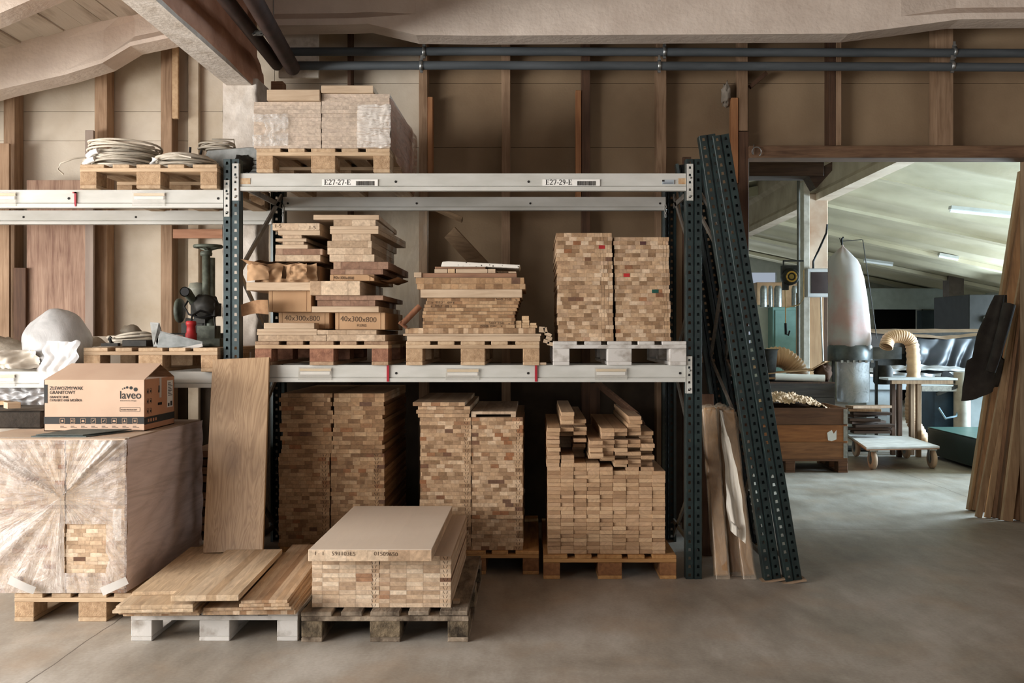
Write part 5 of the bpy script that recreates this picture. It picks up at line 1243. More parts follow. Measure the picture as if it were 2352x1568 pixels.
# ---------------------------------------------------------------- wrapped bundles between post and leaning frames
GB_ = 'film wrapped wood bundles leaning by the post'
def bundle(p0, p1, Y0, Y1, w, d, label, seed):
    a = Vector((X(p0[0],Y0),Y0,.003)); b = Vector((X(p1[0],Y1),Y1,Z(p1[1],Y1)))
    t = thing('wood_bundle', label, 'bundle', a, GB_)
    MB().beam((0,0,.01),tuple(b-a),w*.9,d*.9,up=(0,-1,0)).build('wood_core', wood('bundle_wood',(178,136,92),(134,96,62),'z',objvar=.1), t, bevel=.006)
    ax = (b-a); n = 40
    def f(u,v):
        ang = 2*math.pi*u; q = ax*v
        cx_ = max(-1,min(1,1.5*math.cos(ang)))*w/2*(1.04+.18*nz(v*9+seed,u*3)+(.25*v**8)); cy_ = max(-1,min(1,1.5*math.sin(ang)))*d/2*(1.04+.15*nz(v*8+seed,u*4))
        return (q.x+cx_, q.y+cy_, q.z)
    MB().grid(24,n,f).build('wrapping', M_filmbrown, t, fix=False)
    MB().blob(tuple(ax),(w*.6,d*.55,.03),16,8,lambda q:1+.35*nz(q.x*4+seed,q.y*4,q.z*4)).build('bunched_end', M_filmbrown, t, fix=False)
    return t
bundle((1657,1325),(1628,938),6.02,6.30,.082,.10,'film wrapped wood bundle nearest the rack post',1)
bundle((1691,1322),(1655,936),6.10,6.36,.068,.09,'film wrapped wood bundle, middle one of three by the rack post',2)
bundle((1718,1322),(1671,944),6.02,6.32,.075,.10,'film wrapped wood bundle, nearest to the leaning frames',3)
def torn(u,v):
    x = X(1660+14*(1-v)+ (6+26*math.sin(v*2.4+.7)*(1-v)**.5)*u + 12*(1-v)*u, 6.0); return (x+.01*nz(v*6,u*3), 5.955+.03*nz(u*4,v*5)-.02*math.sin(u*6+v*3)+.16*v, Z(1245-300*v-(30*(1-u) if v<.1 else 0),6.0))
o = MB().grid(16,40,torn).build('torn_film', film('torn_white_film',(206,198,182),.6,.8,scale=5,stretch=(1,1,.3),rough=.55), fix=False); tag(o,'torn whitish film hanging down over the wood bundles','plastic film')
# tall dark boards behind the frames
for k,(a,b_,y1,Y,m) in enumerate(((1614,1640,905,6.6,M_studdark),(1650,1680,430,7.45,M_studdark),(1568,1588,360,7.5,M_studdark))):
    o = MB().box(X(a,Y),X(b_,Y),Y,Y+.03,.001,Z(y1,Y)).build('standing_board',m,bevel=.002); tag(o,['dark upright board just behind the wood bundles','tall dark board against the opening post behind the leaning frames','dark upright board behind the back right rack post'][k],'board')

# ---------------------------------------------------------------- boards leaning at the right side of the opening, with jacket
GR = 'boards leaning at the right side of the opening'
def lb(p0, p1, Y0, Y1, w, d, m, label, name='leaning_board'):
    a = Vector((X(p0[0],Y0),Y0,.002)); b = Vector((X(p1[0],Y1),Y1,Z(p1[1],Y1)))
    o = MB().beam(a,b,w,d,up=(0,-1,0)).build(name,m,bevel=.002); return tag(o,label,'board',GR)
mRb = wood('brown_long_board',(150,110,76),(106,74,50),'z',objvar=.12); mRl = wood('pale_long_board',(190,154,112),(148,112,78),'z',objvar=.1); mRd_ = wood('dark_long_board',(118,84,58),(80,56,38),'z')
lb((2231,1172),(2350,395),8.32,8.45,.075,.05,mRl,'pale narrow board edge at the front left of the leaning boards, foot farthest left')
lb((2252,1178),(2372,395),8.28,8.42,.14,.05,mRb,'wide brown board right behind the leftmost board, jacket hangs on it')
lb((2247,1182),(2362,560),8.0,8.2,.05,.03,mRl,'pale thin strip crossing toward the right, second foot')
lb((2268,1184),(2345,690),7.98,8.15,.045,.03,mRl,'pale thin strip, third foot')
lb((2283,1186),(2372,500),7.98,8.2,.05,.04,mRb,'brown strip between the pale strips')
lb((2297,1192),(2385,480),7.92,8.12,.05,.04,mRd_,'dark strip right of the brown strip')
lb((2312,1198),(2400,470),7.85,8.02,.085,.04,mRl,'pale broad board near the picture edge, foot nearest the camera')
lb((2338,1200),(2420,470),7.88,8.06,.09,.04,mRb,'brown board at the right picture edge')
lb((2362,1202),(2440,470),7.86,8.0,.09,.04,mRb,'last brown board beyond the right picture edge')
jk = thing('work_jacket','dark work jacket hung over the leaning boards','jacket',(X(2275,8.0),8.0,Z(905,8.0)))
def jac(u,v):
    # v: 0 hem .. 1 shoulder
    z = v*.80; px_ = 2262+ (2312-2262)*v**1.1; wv = (.080+.03*math.sin(v*3.0)+(.05*(1-v) if v<.35 else 0))*(1-.55*v**3)
    ang = 2*math.pi*u; f = 1+.20*math.sin(ang*4+v*2)+.15*nz(u*6,v*4)
    return ((px_-2275)*8.0/FPX+wv*math.cos(ang)*f, .05*math.sin(ang)*f+.10, z-.0+(.06*math.sin(ang+1.2) if v<.05 else 0))
M_jack = mat('dark_cloth',(70,63,56),(48,43,39),rough=.95,scale=8,bump=.4,bscale=90)
MB().grid(48,30,jac).build('jacket_body',M_jack,jk,fix=False)
MB().tube([(.15,.0,.72),(.10,-.02,.55),(.04,-.03,.35),(-.01,-.02,.18)],.045,14,rfun=lambda u:.05-.012*u).build('sleeve',M_jack,jk)
# ---------------------------------------------------------------- workshop beyond the opening
M_w2 = mat('workshop_wall',(190,192,180),(170,172,160),rough=.9,world_space=True)
M_dark2 = mat('dark_machine_wall',(60,66,64),(44,48,46),rough=.7)
struct(MB().box(-2,9.6,22.9,23.05,0,.95).box(-2,2.4,22.9,23.05,.95,2.9).box(5.6,9.6,22.9,23.05,.95,2.9).box(-2,9.6,22.9,23.05,2.9,5).build('wall_far', M_w2))
mb = MB(); mb.box(9.5,9.65,7.85,9.4,0,4).box(9.5,9.65,18.6,23,0,4).box(9.5,9.65,9.4,18.6,0,.9).box(9.5,9.65,9.4,18.6,2.28,4)
for y in (11.6,14.0,16.3): mb.box(9.5,9.65,y,y+.15,.9,2.9)
struct(mb.build('wall_right', M_w2))
struct(MB().box(-2.1,-2,7.85,23,0,5).build('wall_left', M_w2))
# roof: ridge over the girder line, falling to both sides, shallow ribs
gX = 3.98; gZ = 3.30
def roofz(x): return 3.5-.21*(x-gX) if x >= gX else 4.15-.22*(gX-x)
mb = MB()
for x0,x1 in ((gX,9.7),(gX-.001,-2.1)):
    vs = []; n = 150
    for i in range(n+1):
        y = 7.9+15.1*i/n; ph = (y/1.28)%1; dz = -.10*math.exp(-((ph-.5)/.10)**2)+.012*nz(y*3,1)
        vs += [(x0,y,roofz(x0)+dz),(x1,y,roofz(x1)+dz)]
    mb.add(vs,[(2*i,2*i+1,2*i+3,2*i+2) for i in range(n)],True)
struct(mb.build('ceiling', M_ceil2, fix=False))
struct(MB().prism([(-2.1,2.9),(gX,4.3),(9.7,3.0),(9.7,3.3),(gX,4.6),(-2.1,3.2)],7.9,23.05).build('ceiling', M_roofdark))
# rafters hanging below, one per bay
for k,yy in enumerate((9.6,12.1,14.6,17.1,19.6,22.0)):
    mb = MB()
    for x1 in (9.6,-2.0):
        z0, z1 = (roofz(gX)-.02 if x1 > 0 else 4.05), roofz(x1)-.02
        dp = .07 if x1 > 0 else .16
        mb.add([(gX,yy,z0),(x1,yy,z1),(x1,yy,z1-dp),(gX,yy,z0-dp),(gX,yy+.16,z0),(x1,yy+.16,z1),(x1,yy+.16,z1-dp),(gX,yy+.16,z0-dp)],[(0,1,2,3),(7,6,5,4),(3,2,6,7),(0,4,5,1)])
    struct(mb.build('trim_%d' % (130+k), M_ceil2))
mb = MB()
pr_ = [(0,0),(.2,0),(.2,.09),(.14,.16),(.14,.5),(.2,.56),(.2,.82),(0,.82),(0,.56),(.06,.5),(.06,.16),(0,.09)]
mb.prism([(gX-.12+a,gZ+b) for a,b in pr_],7.95,22.9)
struct(mb.build('trim_140', mat('sprayed_girder',(204,184,160),(176,152,128),rough=.95,scale=3,bump=.4,world_space=True)))
# its column, lower part cased in board
YW = 13.6
struct(MB().box(X(1855,YW),X(1902,YW),YW,YW+.3,1.2,3.4).build('trim_141', mat('blotchy_column',(206,180,156),(164,122,92),rough=.95,scale=2.2,world_space=True), bevel=.015))
struct(MB().box(X(1848,YW-.1),X(1892,YW-.1),YW-.1,YW+.35,0,Z(670,YW)).build('trim_142', wood('casing_board',(182,140,98),(156,114,76),'z'), bevel=.006))
struct(MB().box(X(1892,YW-.1)+.001,X(1902,YW-.1),YW-.08,YW+.3,0,Z(670,YW)).build('trim_143', M_studdark))
Y_ = YW-.25
def up(name,label,px,y0,y1,r,m,cat='pipe',Yy=None):
    Yy = Yy or Y_
    o = MB().tube([(X(px,Yy),Yy,Z(y1,Yy)),(X(px,Yy),Yy,Z(y0,Yy))],r,10).build(name,m); return tag(o,label,cat)
up('conduit','thin dark vertical conduit running down left of the workshop column',1834,395,1020,.022,mat('dark_conduit',(110,106,96),(80,76,68)))
o = MB().box(X(1839,YW),X(1853,YW),YW-.15,YW+.1,.0,Z(420,YW)).build('cable_channel', mat('pale_channel',(200,190,174),(168,156,138),scale=10), bevel=.005); tag(o,'pale vertical cable channel beside the workshop column','channel')
o = MB().tube([(X(1900,Y_),Y_,Z(515,Y_)),(X(1898,Y_),Y_,Z(535,Y_)),(X(1880,Y_),Y_,Z(575,Y_)),(X(1868,Y_),Y_,Z(600,Y_)),(X(1868,Y_),Y_,Z(616,Y_))],.014,8).build('black_cable',M_black); tag(o,'black cable swinging across the workshop column to the switch box','cable')
eb = thing('switch_box','grey wall box with dark tinted window on the workshop column','electrical box',(X(1852,YW-.2),YW-.24,Z(682,YW-.24)))
e_w = 60*(YW-.24)/FPX; e_h = 66*(YW-.24)/FPX
MB().box(0,e_w,0,.13,0,e_h).build('box_housing',mat('light_grey_plastic',(190,186,182),(176,172,168),rough=.5),eb,bevel=.012)
MB().box(.05,e_w-.05,-.008,.004,.05,e_h-.05).build('tinted_window',mat('tinted_window',(58,46,44),(50,40,38),rough=.15,spec=.6),eb,bevel=.004)
for q in (.25,.75): MB().box(e_w-.03,e_w-.01,-.012,.0,e_h*q-.02,e_h*q+.02).build('latch',M_black,eb)
MB().tube([(e_w*.55,.03,0),(e_w*.56,.0,-.5),(e_w*.62,.0,-.9)],.013,8).build('grey_cable',mat('pale_cable2',(206,200,192)),eb)
# hose reel with lead and hook
Yh = 13.0; hr = thing('cable_reel','black spring cable reel with yellow ring hanging left of the column','reel',(X(1814,Yh),Yh,Z(636,Yh)))
MB().lathe([(.03,-.09),(.095,-.09),(.108,-.06),(.11,.05),(.09,.08)],(0,0,0),'y',28).box(-.105,.105,-.04,.06,.0,.15).box(-.09,-.02,-.03,.05,-.17,-.05).build('reel_case',M_machdark,hr,bevel=0)
b = MB(); b.tube([(.062*math.cos(a),-.094,.062*math.sin(a)) for a in [2*math.pi*i/28 for i in range(28)]],.011,8,closed=True); b.build('yellow_ring',mat('yellow_plastic',(206,156,50),(190,140,40),rough=.5),hr)
MB().lathe([(.03,-.1),(.034,-.09)],(0,0,0),'y',16).build('reel_hub',mat('hub_yellow',(170,140,60)),hr)
MB().box(-.09,.18,-.01,.01,.20,.22).box(-.09,-.075,-.01,.01,.14,.21).build('reel_bracket',M_machdark,hr)
MB().tube([(-.06,0,-.15),(-.055,0,-.45),(-.055,0,-.62)],.008,8).build('air_line',mat('orange_line',(200,160,100)),hr)
MB().tube([(-.055,0,-.60),(-.05,0,-.72),(-.05,0,-.75)],.018,8).tube([(-.05,0,-.74),(-.02,0,-.76),(.0,0,-.70)],.012,8).build('hook',M_black,hr)
o = MB().tube([(X(1805,12.6),12.6,Z(706,12.6)),(X(1835,12.6),12.6,Z(700,12.6)),(X(1846,12.6),12.6,Z(685,12.6)),(X(1846,12.6),12.6,Z(620,12.6))],.007,8).build('orange_lead',mat('orange_line',(200,160,100))); tag(o,'thin orange lead looping beside the cable reel','cable')
# left background: green cabinet, white cabinet, silver canisters, bin, brown shelf
Yg = 16.5
def simple(name, px0, px1, y0, y1, Y, d, m, label, cat, bev=.01, parts=None, group=None, zmin=None):
    x0,x1 = X(px0,Y),X(px1,Y); z0 = Z(y1,Y) if zmin is None else zmin; z1 = Z(y0,Y)
    t = thing(name,label,cat,(x0,Y,z0),group); MB().box(0,x1-x0,0,d,0,z1-z0).build('body',m,t,bevel=bev); return t, x1-x0, z1-z0
M_tealc = mat('teal_cabinet',(112,150,140),(96,132,124),rough=.45)
t,w,h = simple('steel_cabinet',1774,1850,705,832,Yg,.5,M_tealc,'teal green steel cabinet left of the workshop column','cabinet',zmin=0)
MB().box(.04,w-.02,-.02,0,.3,h-.05).build('door',M_tealc,t,bevel=.006)
for q in (.33,.55): MB().lathe([(.03,-.05),(.035,-.02)],(w-.12,0,h*q+.05),'y',12).build('door_knob',M_machdark,t)
t,w,h = simple('white_cabinet',1735,1773,700,830,Yg+.3,.4,mat('white_enamel',(214,216,204),(200,202,190)),'white cabinet left of the teal steel cabinet','cabinet',zmin=0)
t,w,h = simple('storage_shelf',1738,1850,648,700,Yg+1.2,.4,mat('orange_brown_shelf',(190,150,108),(160,118,80)),'brown shelf box behind the silver cans above the teal cabinet','shelf',zmin=0)
for k,(a,b_) in enumerate(((1746,1762),(1765,1775),(1778,1796),(1818,1832),(1834,1842))):
    x_ = X((a+b_)/2,Yg+.25); r = (b_-a)/2*(Yg+.25)/FPX; zc0 = Z(704,Yg)
    o = MB().lathe([(r,0),(r,.30),(r*.8,.34),(r*.6,.36)],(x_,Yg+.25,zc0),'z',16).build('silver_can',M_galv); tag(o,'%s silver can from the left on top of the cabinets' % ordn(k+1),'can','silver cans on the cabinets')
o = MB().lathe([(.10,0),(.13,.38),(.15,.40)],(X(1762,12.6),12.6,.886),'z',16).build('dark_bin',M_machdark); o.name='dark_bucket'; tag(o,'dark bucket in front of the white cabinet','bucket')
# crates with shavings
def crate(label, pxr, Y, w, d, z0, rows, hrow, mats, sticker=False, hinge=True, m_in=None):
    x1 = X(pxr,Y); t = thing('collar_crate',label,'crate',(x1-w,Y,z0)); h = 0
    for k in range(rows):
        b = MB(); th = .02
        b.box(0,w,0,th,h,h+hrow-.003).box(0,w,d-th,d,h,h+hrow-.003).box(0,th,th,d-th,h,h+hrow-.003).box(w-th,w,th,d-th,h,h+hrow-.003)
        b.build('collar_board',mats[k%len(mats)],t,bevel=.002)
        if hinge:
            for ax in (0,w):
                MB().box(ax-.045 if ax else -.002, ax+.002 if ax else .045,-.003,.0,h+.01,h+hrow-.015).box(ax-.002 if ax else -.003,ax+.003 if ax else .002,-.003,.06,h+.01,h+hrow-.015).build('corner_hinge',M_galv,t)
        h += hrow
    MB().box(.02,w-.02,.02,d-.02,0,.02).build('crate_floor',mats[0],t)
    return t, h
mcr = [wood('crate_brown',(150,98,58),(106,66,40),'x',objvar=.08),wood('crate_orange',(170,104,54),(126,74,38),'x',objvar=.05),wood('crate_dark',(118,78,52),(84,54,36),'x',objvar=.06)]
Yc2 = 10.6
cw = 1.22
t, h = crate('brown collar crate full of wood shavings in the opening',1947,Yc2,cw,.8,.145,3,.182,mcr)
MB().add([(cw-.21,-.0035,.20),(cw-.22,-.0035,.28),(cw-.17,-.0035,.31),(cw-.15,-.0035,.27),(cw-.12,-.0035,.31),(cw-.12,-.0035,.21),(cw-.17,-.0035,.19)],[(0,1,2,3,4,5,6)]).build('torn_sticker',M_paper,t,fix=False)
tt = thing('pallet','brown pallet under the collar crate with shavings','pallet',(X(1947,Yc2)-cw,Yc2,0))
mb1 = wood('crate_pallet_wood',(120,78,50),(84,54,36),'x')
for k in range(3): MB().box(k*(cw-.1)/2,k*(cw-.1)/2+.1,0,.8,0,.022).build('bottom_board',mb1,tt); 
for cy in (0,.33,.66):
    for k in range(3): MB().box(k*(cw-.1)/2,k*(cw-.1)/2+.1,cy,cy+.14,.022,.1).build('block',mb1,tt,bevel=.003)
for cy in (0,.17,.34,.51,.68): MB().box(0,cw,cy,cy+.12,.122,.144).build('deck_board',mb1,tt,bevel=.002)
for k in range(3): MB().box(k*(cw-.1)/2,k*(cw-.1)/2+.1,0,.8,.1,.122).build('cross_board',mb1,tt)
o = MB().grid(170,80,lambda u,v:(X(1947,Yc2)-cw+.03+(cw-.06)*u, Yc2+.03+.74*v, .145+h-.06+(.17*math.sin((u-.08)/.80*math.pi)**.5 if .08<u<.88 else 0)*(.6+.4*math.sin(v*3.1))+.035*nz(u*9,v*7)+.035*abs(nz(u*42,v*26))+.03*abs(nz(u*22+4,v*14)))).build('wood_shavings',mat('shavings',(226,190,154),(186,144,108),rough=.95,scale=26,bump=1,bscale=80),fix=False); tag(o,'heap of pale curly wood shavings filling the collar crate','shavings',kind='stuff')
Yd = 12.2
t, h2 = crate('dark grey weathered crate behind the shavings crate',1918,Yd,1.1,.75,0,5,.175,[wood('crate_black',(70,62,54),(46,40,36),'x',objvar=.1)],hinge=False)
ztc = h2
MB().box(0,1.1,0,.75,h2-.004,h2+.01).build('lid_board',M_studdark,t)
o = MB().tube([(X(1790,Yd-.05),Yd+.15,ztc+.07),(X(1900,Yd-.05),Yd+.05,ztc+.055)],.045,16,cap=False).build('white_tube',M_paper); o.name='white_pipe'; tag(o,'white tube lying on the dark crate','tube')
o = MB().beam((X(1770,Yd),Yd+.4,ztc+.10),(X(1880,Yd),Yd+.3,ztc+.16),.35,.012).beam((X(1878,Yd),Yd+.3,ztc+.14),(X(1912,Yd),Yd+.2,ztc+.26),.3,.012).beam((X(1770,Yd),Yd+.35,ztc+.05),(X(1890,Yd),Yd+.3,ztc+.06),.4,.02).build('flat_cardboard',M_card); tag(o,'flattened cardboard pieces on the dark crate','cardboard')
o = MB().blob((X(1905,Yd),Yd+.25,ztc+.12),(.10,.15,.12),20,12,lambda d:1+.4*nz(d.x*4,d.y*4,d.z*4)).build('crumpled_bag',mat('dark_brown_paper',(96,66,48),(62,42,32),rough=.9),fix=False); tag(o,'crumpled dark brown paper at the right end of the dark crate','paper')
pts = [(X(1740,12.9)+.0,12.9,ztc+.1),(X(1760,12.9),12.9,ztc+.27),(X(1795,12.9),12.9,ztc+.30),(X(1825,12.9),12.9,ztc+.18),(X(1832,12.9),12.9,ztc+.06)]
def corr(pts, r, n, amp=.12):
    P = [Vector(p) for p in pts]; out = []
    for i in range(n+1):
        t_ = i/n*(len(P)-1); k = min(int(t_),len(P)-2); f = t_-k
        p0,p1,p2,p3 = P[max(k-1,0)],P[k],P[k+1],P[min(k+2,len(P)-1)]
        out.append(.5*((2*p1)+(p2-p0)*f+(2*p0-5*p1+4*p2-p3)*f*f+(3*p1-p0-3*p2+p3)*f**3))
    return MB().tube(out,r,18,cap=False,rfun=lambda u:r*(1+amp*math.sin(u*n*math.pi/2*1.0)))
M_hose = mat('tan_corrugated_hose',(226,184,140),(200,154,112),rough=.5)
tag(corr(pts,.13,90,.06).build('corrugated_hose',M_hose,fix=False),'tan ribbed hose curled on the dark crate','hose')
# dust collector
Ye = 12.6
dc = thing('dust_collector','dust collector with tall pinkish filter bag and clear lower bag','dust collector',(X(1952,Ye),Ye,0))
s_ = Ye/FPX; zb_ = Z(795,Ye)
prof = [(.258,0),(.262,.10),(.25,.40),(.235,.65),(.217,.88),(.198,1.03),(.180,1.10),(.150,1.14),(.095,1.20),(.04,1.255),(.012,1.28),(.010,1.30)]
b = MB(); n = 48; vs = []; fs = []
for r,hh in [(.255,0)]+[(r_,h_) for r_,h_ in prof]:
    for k in range(n):
        a = 2*math.pi*k/n; f = 1+.06*nz(math.cos(a)*2,math.sin(a)*2,hh*1.5)+(.10*math.sin(a*5)*(hh/1.3)**4 if hh>.9 else 0)
        vs.append((r*f*math.cos(a)+max(r-.26,-.09), r*f*math.sin(a), zb_+hh*.985))
m_ = len(prof)+1
for i in range(m_-1):
    for k in range(n): fs.append((i*n+k,i*n+(k+1)%n,(i+1)*n+(k+1)%n,(i+1)*n+k))
b.add(vs,fs,True).build('filter_bag',mat('pinkish_filter_cloth',(184,146,138),(178,170,166),rough=.9,scale=2.2,bump=.2,contrast=(.42,.62)),dc)
MB().tube([(-.10,0,zb_+1.28),(-.10,0,zb_+1.36),(-.08,0,zb_+1.38)],.012,6).tube([(-.10,0,zb_+1.28),(-.13,0,zb_+1.37)],.006,6).build('bag_tie',M_black,dc)
MB().tube([(-.09,0,zb_+1.33),(.15,.02,zb_+1.35),(.17,.02,zb_+1.35),(.27,.0,zb_+.6),(.34,0,zb_+.1)],.006,6).build('bag_hanger_rod',M_machdark,dc)
MB().lathe([(.27,zb_-.19),(.275,zb_-.17),(.275,zb_-.02),(.262,zb_+.015)],(0,0,0),'z',36).box(.2,.62,-.10,.12,zb_-.16,zb_-.01).build('collector_drum',mat('dark_zinc',(96,100,98),(66,70,70),rough=.4,metal=.5,scale=9),dc)
MB().lathe([(.19,.62),(.2,.66),(.2,zb_-.2),(.21,zb_-.18)],(.04,0,0),'z',36).build('lower_bag',film('clear_dust_bag',(210,214,216),.45,.8,scale=7),dc,fix=False)
for a in (-.24,.30): MB().beam((a,-.1,0),(a,-.1,zb_-.18),.03,.03,up=(0,1,0)).build('stand_leg',M_machdark,dc)
MB().box(-.26,.32,-.12,.15,.02,.05).build('stand_base',M_machdark,dc)
MB().lathe([(.10,-.0),(.12,.03),(.12,.2),(.09,.24)],(.42,0,zb_-.48),'z',20).build('fan_motor',M_machdark,dc)
for k in range(6): MB().box(-.2+k*.075,-.17+k*.075,-.28,-.26,zb_-.2,zb_-.17).build('bag_clip',M_steel,dc)
pts = [(X(2035,12.3),12.3,Z(797,12.3)),(X(2042,12.35),12.35,Z(778,12.35)),(X(2062,12.35),12.35,Z(772,12.35)),(X(2085,12.35),12.35,Z(778,12.35)),(X(2096,12.35),12.35,Z(800,12.35)),(X(2098,12.35),12.35,Z(870,12.35)),(X(2094,12.35),12.35,Z(930,12.35)),(X(2096,12.35),12.35,Z(965,12.35)),(X(2108,12.35),12.33,Z(990,12.33)),(X(2128,12.3),12.3,.09)]
tag(corr(pts,.08,170,.06).build('corrugated_hose',M_hose,fix=False),'tan ribbed extraction hose bending down from the dust collector','hose')
# work table with wooden legs
Yt_ = 11.9
tb = thing('work_table','small wooden work table with pale top beside the hose','table',(X(2040,Yt_),Yt_,0))
twx = X(2200,Yt_)-X(2040,Yt_); tz = Z(872,Yt_)
MB().box(0,twx,0,.32,tz-.005,tz+.02).build('table_top',mat('white_laminate',(206,210,210),(190,196,198),rough=.35),tb,bevel=.003)
MB().box(.05,twx-.05,.01,.06,tz-.05,tz-.005).build('apron',M_stud,tb)
for a,c in ((.13,.03),(.36,.03),(.13,.24),(.36,.24)): MB().box(a,a+(.05 if c<.5 else .06),c,c+.07,0,tz-.006).build('leg',M_studdark if a<.2 else M_stud,tb,bevel=.003)
# sliding table saw
Ys = 12.52
ts = thing('table_saw','sliding table saw with pale table, white frame and dark blue body','table saw',(X(2100,Ys),Ys,0))
x_r = X(2340,Ys)-X(2100,Ys)
MB().box(.0,x_r,0,.5,Z(884,Ys),Z(870,Ys)).build('sliding_table',mat('machined_table',(196,200,200),(170,176,178),rough=.3,metal=.3),ts,bevel=.004)
MB().box(.08,x_r,-.05,.0,Z(898,Ys),Z(886,Ys)).build('guide_rail',M_galv,ts)
MB().box(.28,.62,.1,.7,.12,Z(892,Ys)).build('motor_body',mat('dark_blue_paint',(40,70,96),(28,50,70),rough=.4),ts,bevel=.02)
MB().box(.70,x_r,.1,.8,.25,Z(900,Ys)).build('machine_frame',mat('white_machine_paint',(120,128,128),(104,112,112),rough=.4),ts,bevel=.02)
MB().lathe([(.10,0),(.10,.75)],(.60,.0,.25),'z',20).build('round_column',mat('cream_column',(170,164,148)),ts)
MB().tube([(.3,-.02,.55),(.36,-.08,.42),(.5,-.06,.45),(.58,0,.6)],.014,8).build('blue_hose',mat('pale_blue_hose',(130,160,176)),ts)
MB().beam((.28,.0,.72),(.62,-.05,.86),.05,.04).box(.3,.7,-.03,.03,.86,.93).build('swing_arm',M_machdark,ts)
MB().prism([(.42,Z(870,Ys)),(.44,Z(855,Ys)),(.50,Z(853,Ys)),(.60,Z(866,Ys)),(.58,Z(870,Ys))],.2,.23).box(.38,.52,.15,.3,Z(871,Ys),Z(866,Ys)).build('blade_guard',M_black,ts)
gb = thing('green_machine_base','long dark green machine base on the workshop floor','machine base',(4.75,10.5,.04))
MB().box(0,.9,0,1.5,0,.31).build('base_body',mat('dark_green_paint',(20,44,38),(14,32,28),rough=.4),gb,bevel=.01)
MB().box(.0,.9,0,1.5,.311,.318).build('base_top_plate',mat('teal_top',(60,100,92),(50,84,78),rough=.4),gb)
for q in (.1,.8): MB().lathe([(.04,-.04),(.04,.0)],(q,.1,0),'z',12).build('machine_foot',M_steel,gb)
# covered machine
Yv = 14.2
cvr = thing('covered_machine','machine under brown board and black plastic sheet in the workshop','covered machine',(X(2005,Yv),Yv,Z(875,Yv)))
vx = lambda px: (px-2005)*Yv/FPX
vz = lambda py: Z(py,Yv)-Z(875,Yv)
MB().prism([(vx(2000),vz(850)),(vx(2002),vz(766)),(vx(2270),vz(762)),(vx(2270),vz(850))],.03,1.2).build('machine_bulk',M_machdark,cvr)
def cov(u,v):
    px_ = 1998+278*u; lo = 764+ (15*min(1,u/.6) if u < .6 else 15-13*(u-.6)/.4)
    return (vx(px_), -.13+.5*v-.02*abs(math.sin(u*17)), vz(lo+(755-lo)*v+1.5*nz(u*9,v*2)))
MB().grid(60,8,cov).grid(20,6,lambda u,v:(vx(1998+278*u),.37+.8*v,vz(755+1.5*nz(u*9,2)))).build('cover_sheet',mat('brown_cover',(176,148,122),(146,120,98)),cvr,fix=False)
def drape(u,v):
    px_ = 2075+200*u; zz = vz(778+ (850-778)*(1-v)) ; 
    f = .05*abs(math.sin(u*16-v*2.5+1.5*nz(u*3,v*1.5)))+.015*nz(u*7,v*4)
    return (vx(px_), -.08-f*(1.2-v), zz+.02*nz(u*5,1))
MB().grid(60,24,drape).build('plastic_drape',mat('black_plastic_sheet',(30,37,46),(18,23,30),rough=.38,spec=.6),cvr,fix=False)
MB().box(vx(1998),vx(2076),-.04,.0,vz(812),vz(764)).build('side_panel',mat('dark_panel',(74,66,60),(58,52,48)),cvr)
o = MB().grid(70,16,lambda u,v:(X(1985+270*u,13.6),13.6+.35*v+.06*nz(u*8,v*4),Z(858-10*v-8*math.sin(u*3)-5*nz(u*10,v*4),13.6))).grid(60,6,lambda u,v:(X(1985+270*u,13.6),13.6-.03*math.sin(u*40),Z(862+6*nz(u*6)-6*v,13.6))).build('clear_plastic_sheet',M_bag,fix=False); tag(o,'crumpled clear plastic sheet spread before the covered machine','plastic film')
o = MB().box(X(1990,13.7),X(2330,13.7),13.7,14.8,Z(895,13.7),Z(862,13.7)).box(X(1995,13.7),X(2060,13.7),13.8,14.6,0,Z(895,13.7)).build('long_bench',mat('pale_bench',(180,186,188),(160,166,168),rough=.4),bevel=.006); tag(o,'long pale bench beneath the crumpled clear plastic sheet','bench')
# dolly
dl = thing('platform_dolly','flat platform dolly with dusty pale deck and cream castor wheels','dolly',(0,0,0))
def W(px,py,z): Yq_ = (CAMH-z)*FPX/(py-CY); return (X(px,Yq_),Yq_,z)
dz = .255; c = [W(1990,1027,dz),W(2158,1024,dz),W(2085,1001,dz),W(1946,997,dz)]
MB().add(c+[(q[0],q[1],q[2]-.022) for q in c],[(0,1,2,3),(7,6,5,4)]+[(i,i+4,(i+1)%4+4,(i+1)%4) for i in range(4)]).build('deck',mat('dusty_deck',(196,192,184),(160,154,146),rough=.8,scale=7),dl,bevel=.002)
MB().add([(q[0],q[1],q[2]-.0225) for q in c]+[(q[0],q[1],q[2]-.035) for q in c],[(0,1,2,3),(7,6,5,4)]+[(i,i+4,(i+1)%4+4,(i+1)%4) for i in range(4)]).build('deck_edge',M_reddish,dl)
M_cast = mat('cream_wheel',(206,176,150),(180,148,120),rough=.6)
cen = Vector([sum(q[i] for q in c)/4 for i in range(3)])
for q in c:
    p = Vector(q)+(cen-Vector(q))*.18
    w_ = MB().lathe([(.02,-.024),(.094,-.024),(.104,-.015),(.104,.015),(.094,.024),(.02,.024)],(p.x+.02,p.y,.105),'x',28).build('castor_wheel',M_cast,dl)
    MB().lathe([(.05,-.0255),(.05,.0255)],(p.x+.02,p.y,.105),'x',18).build('wheel_hub',M_galv,w_)
    MB().box(p.x-.018,p.x-.012,p.y-.02,p.y+.03,.09,.21).box(p.x+.052,p.x+.058,p.y-.02,p.y+.03,.09,.21).box(p.x-.02,p.x+.06,p.y-.04,p.y+.05,.2,.219).build('castor_fork',M_galv,dl)
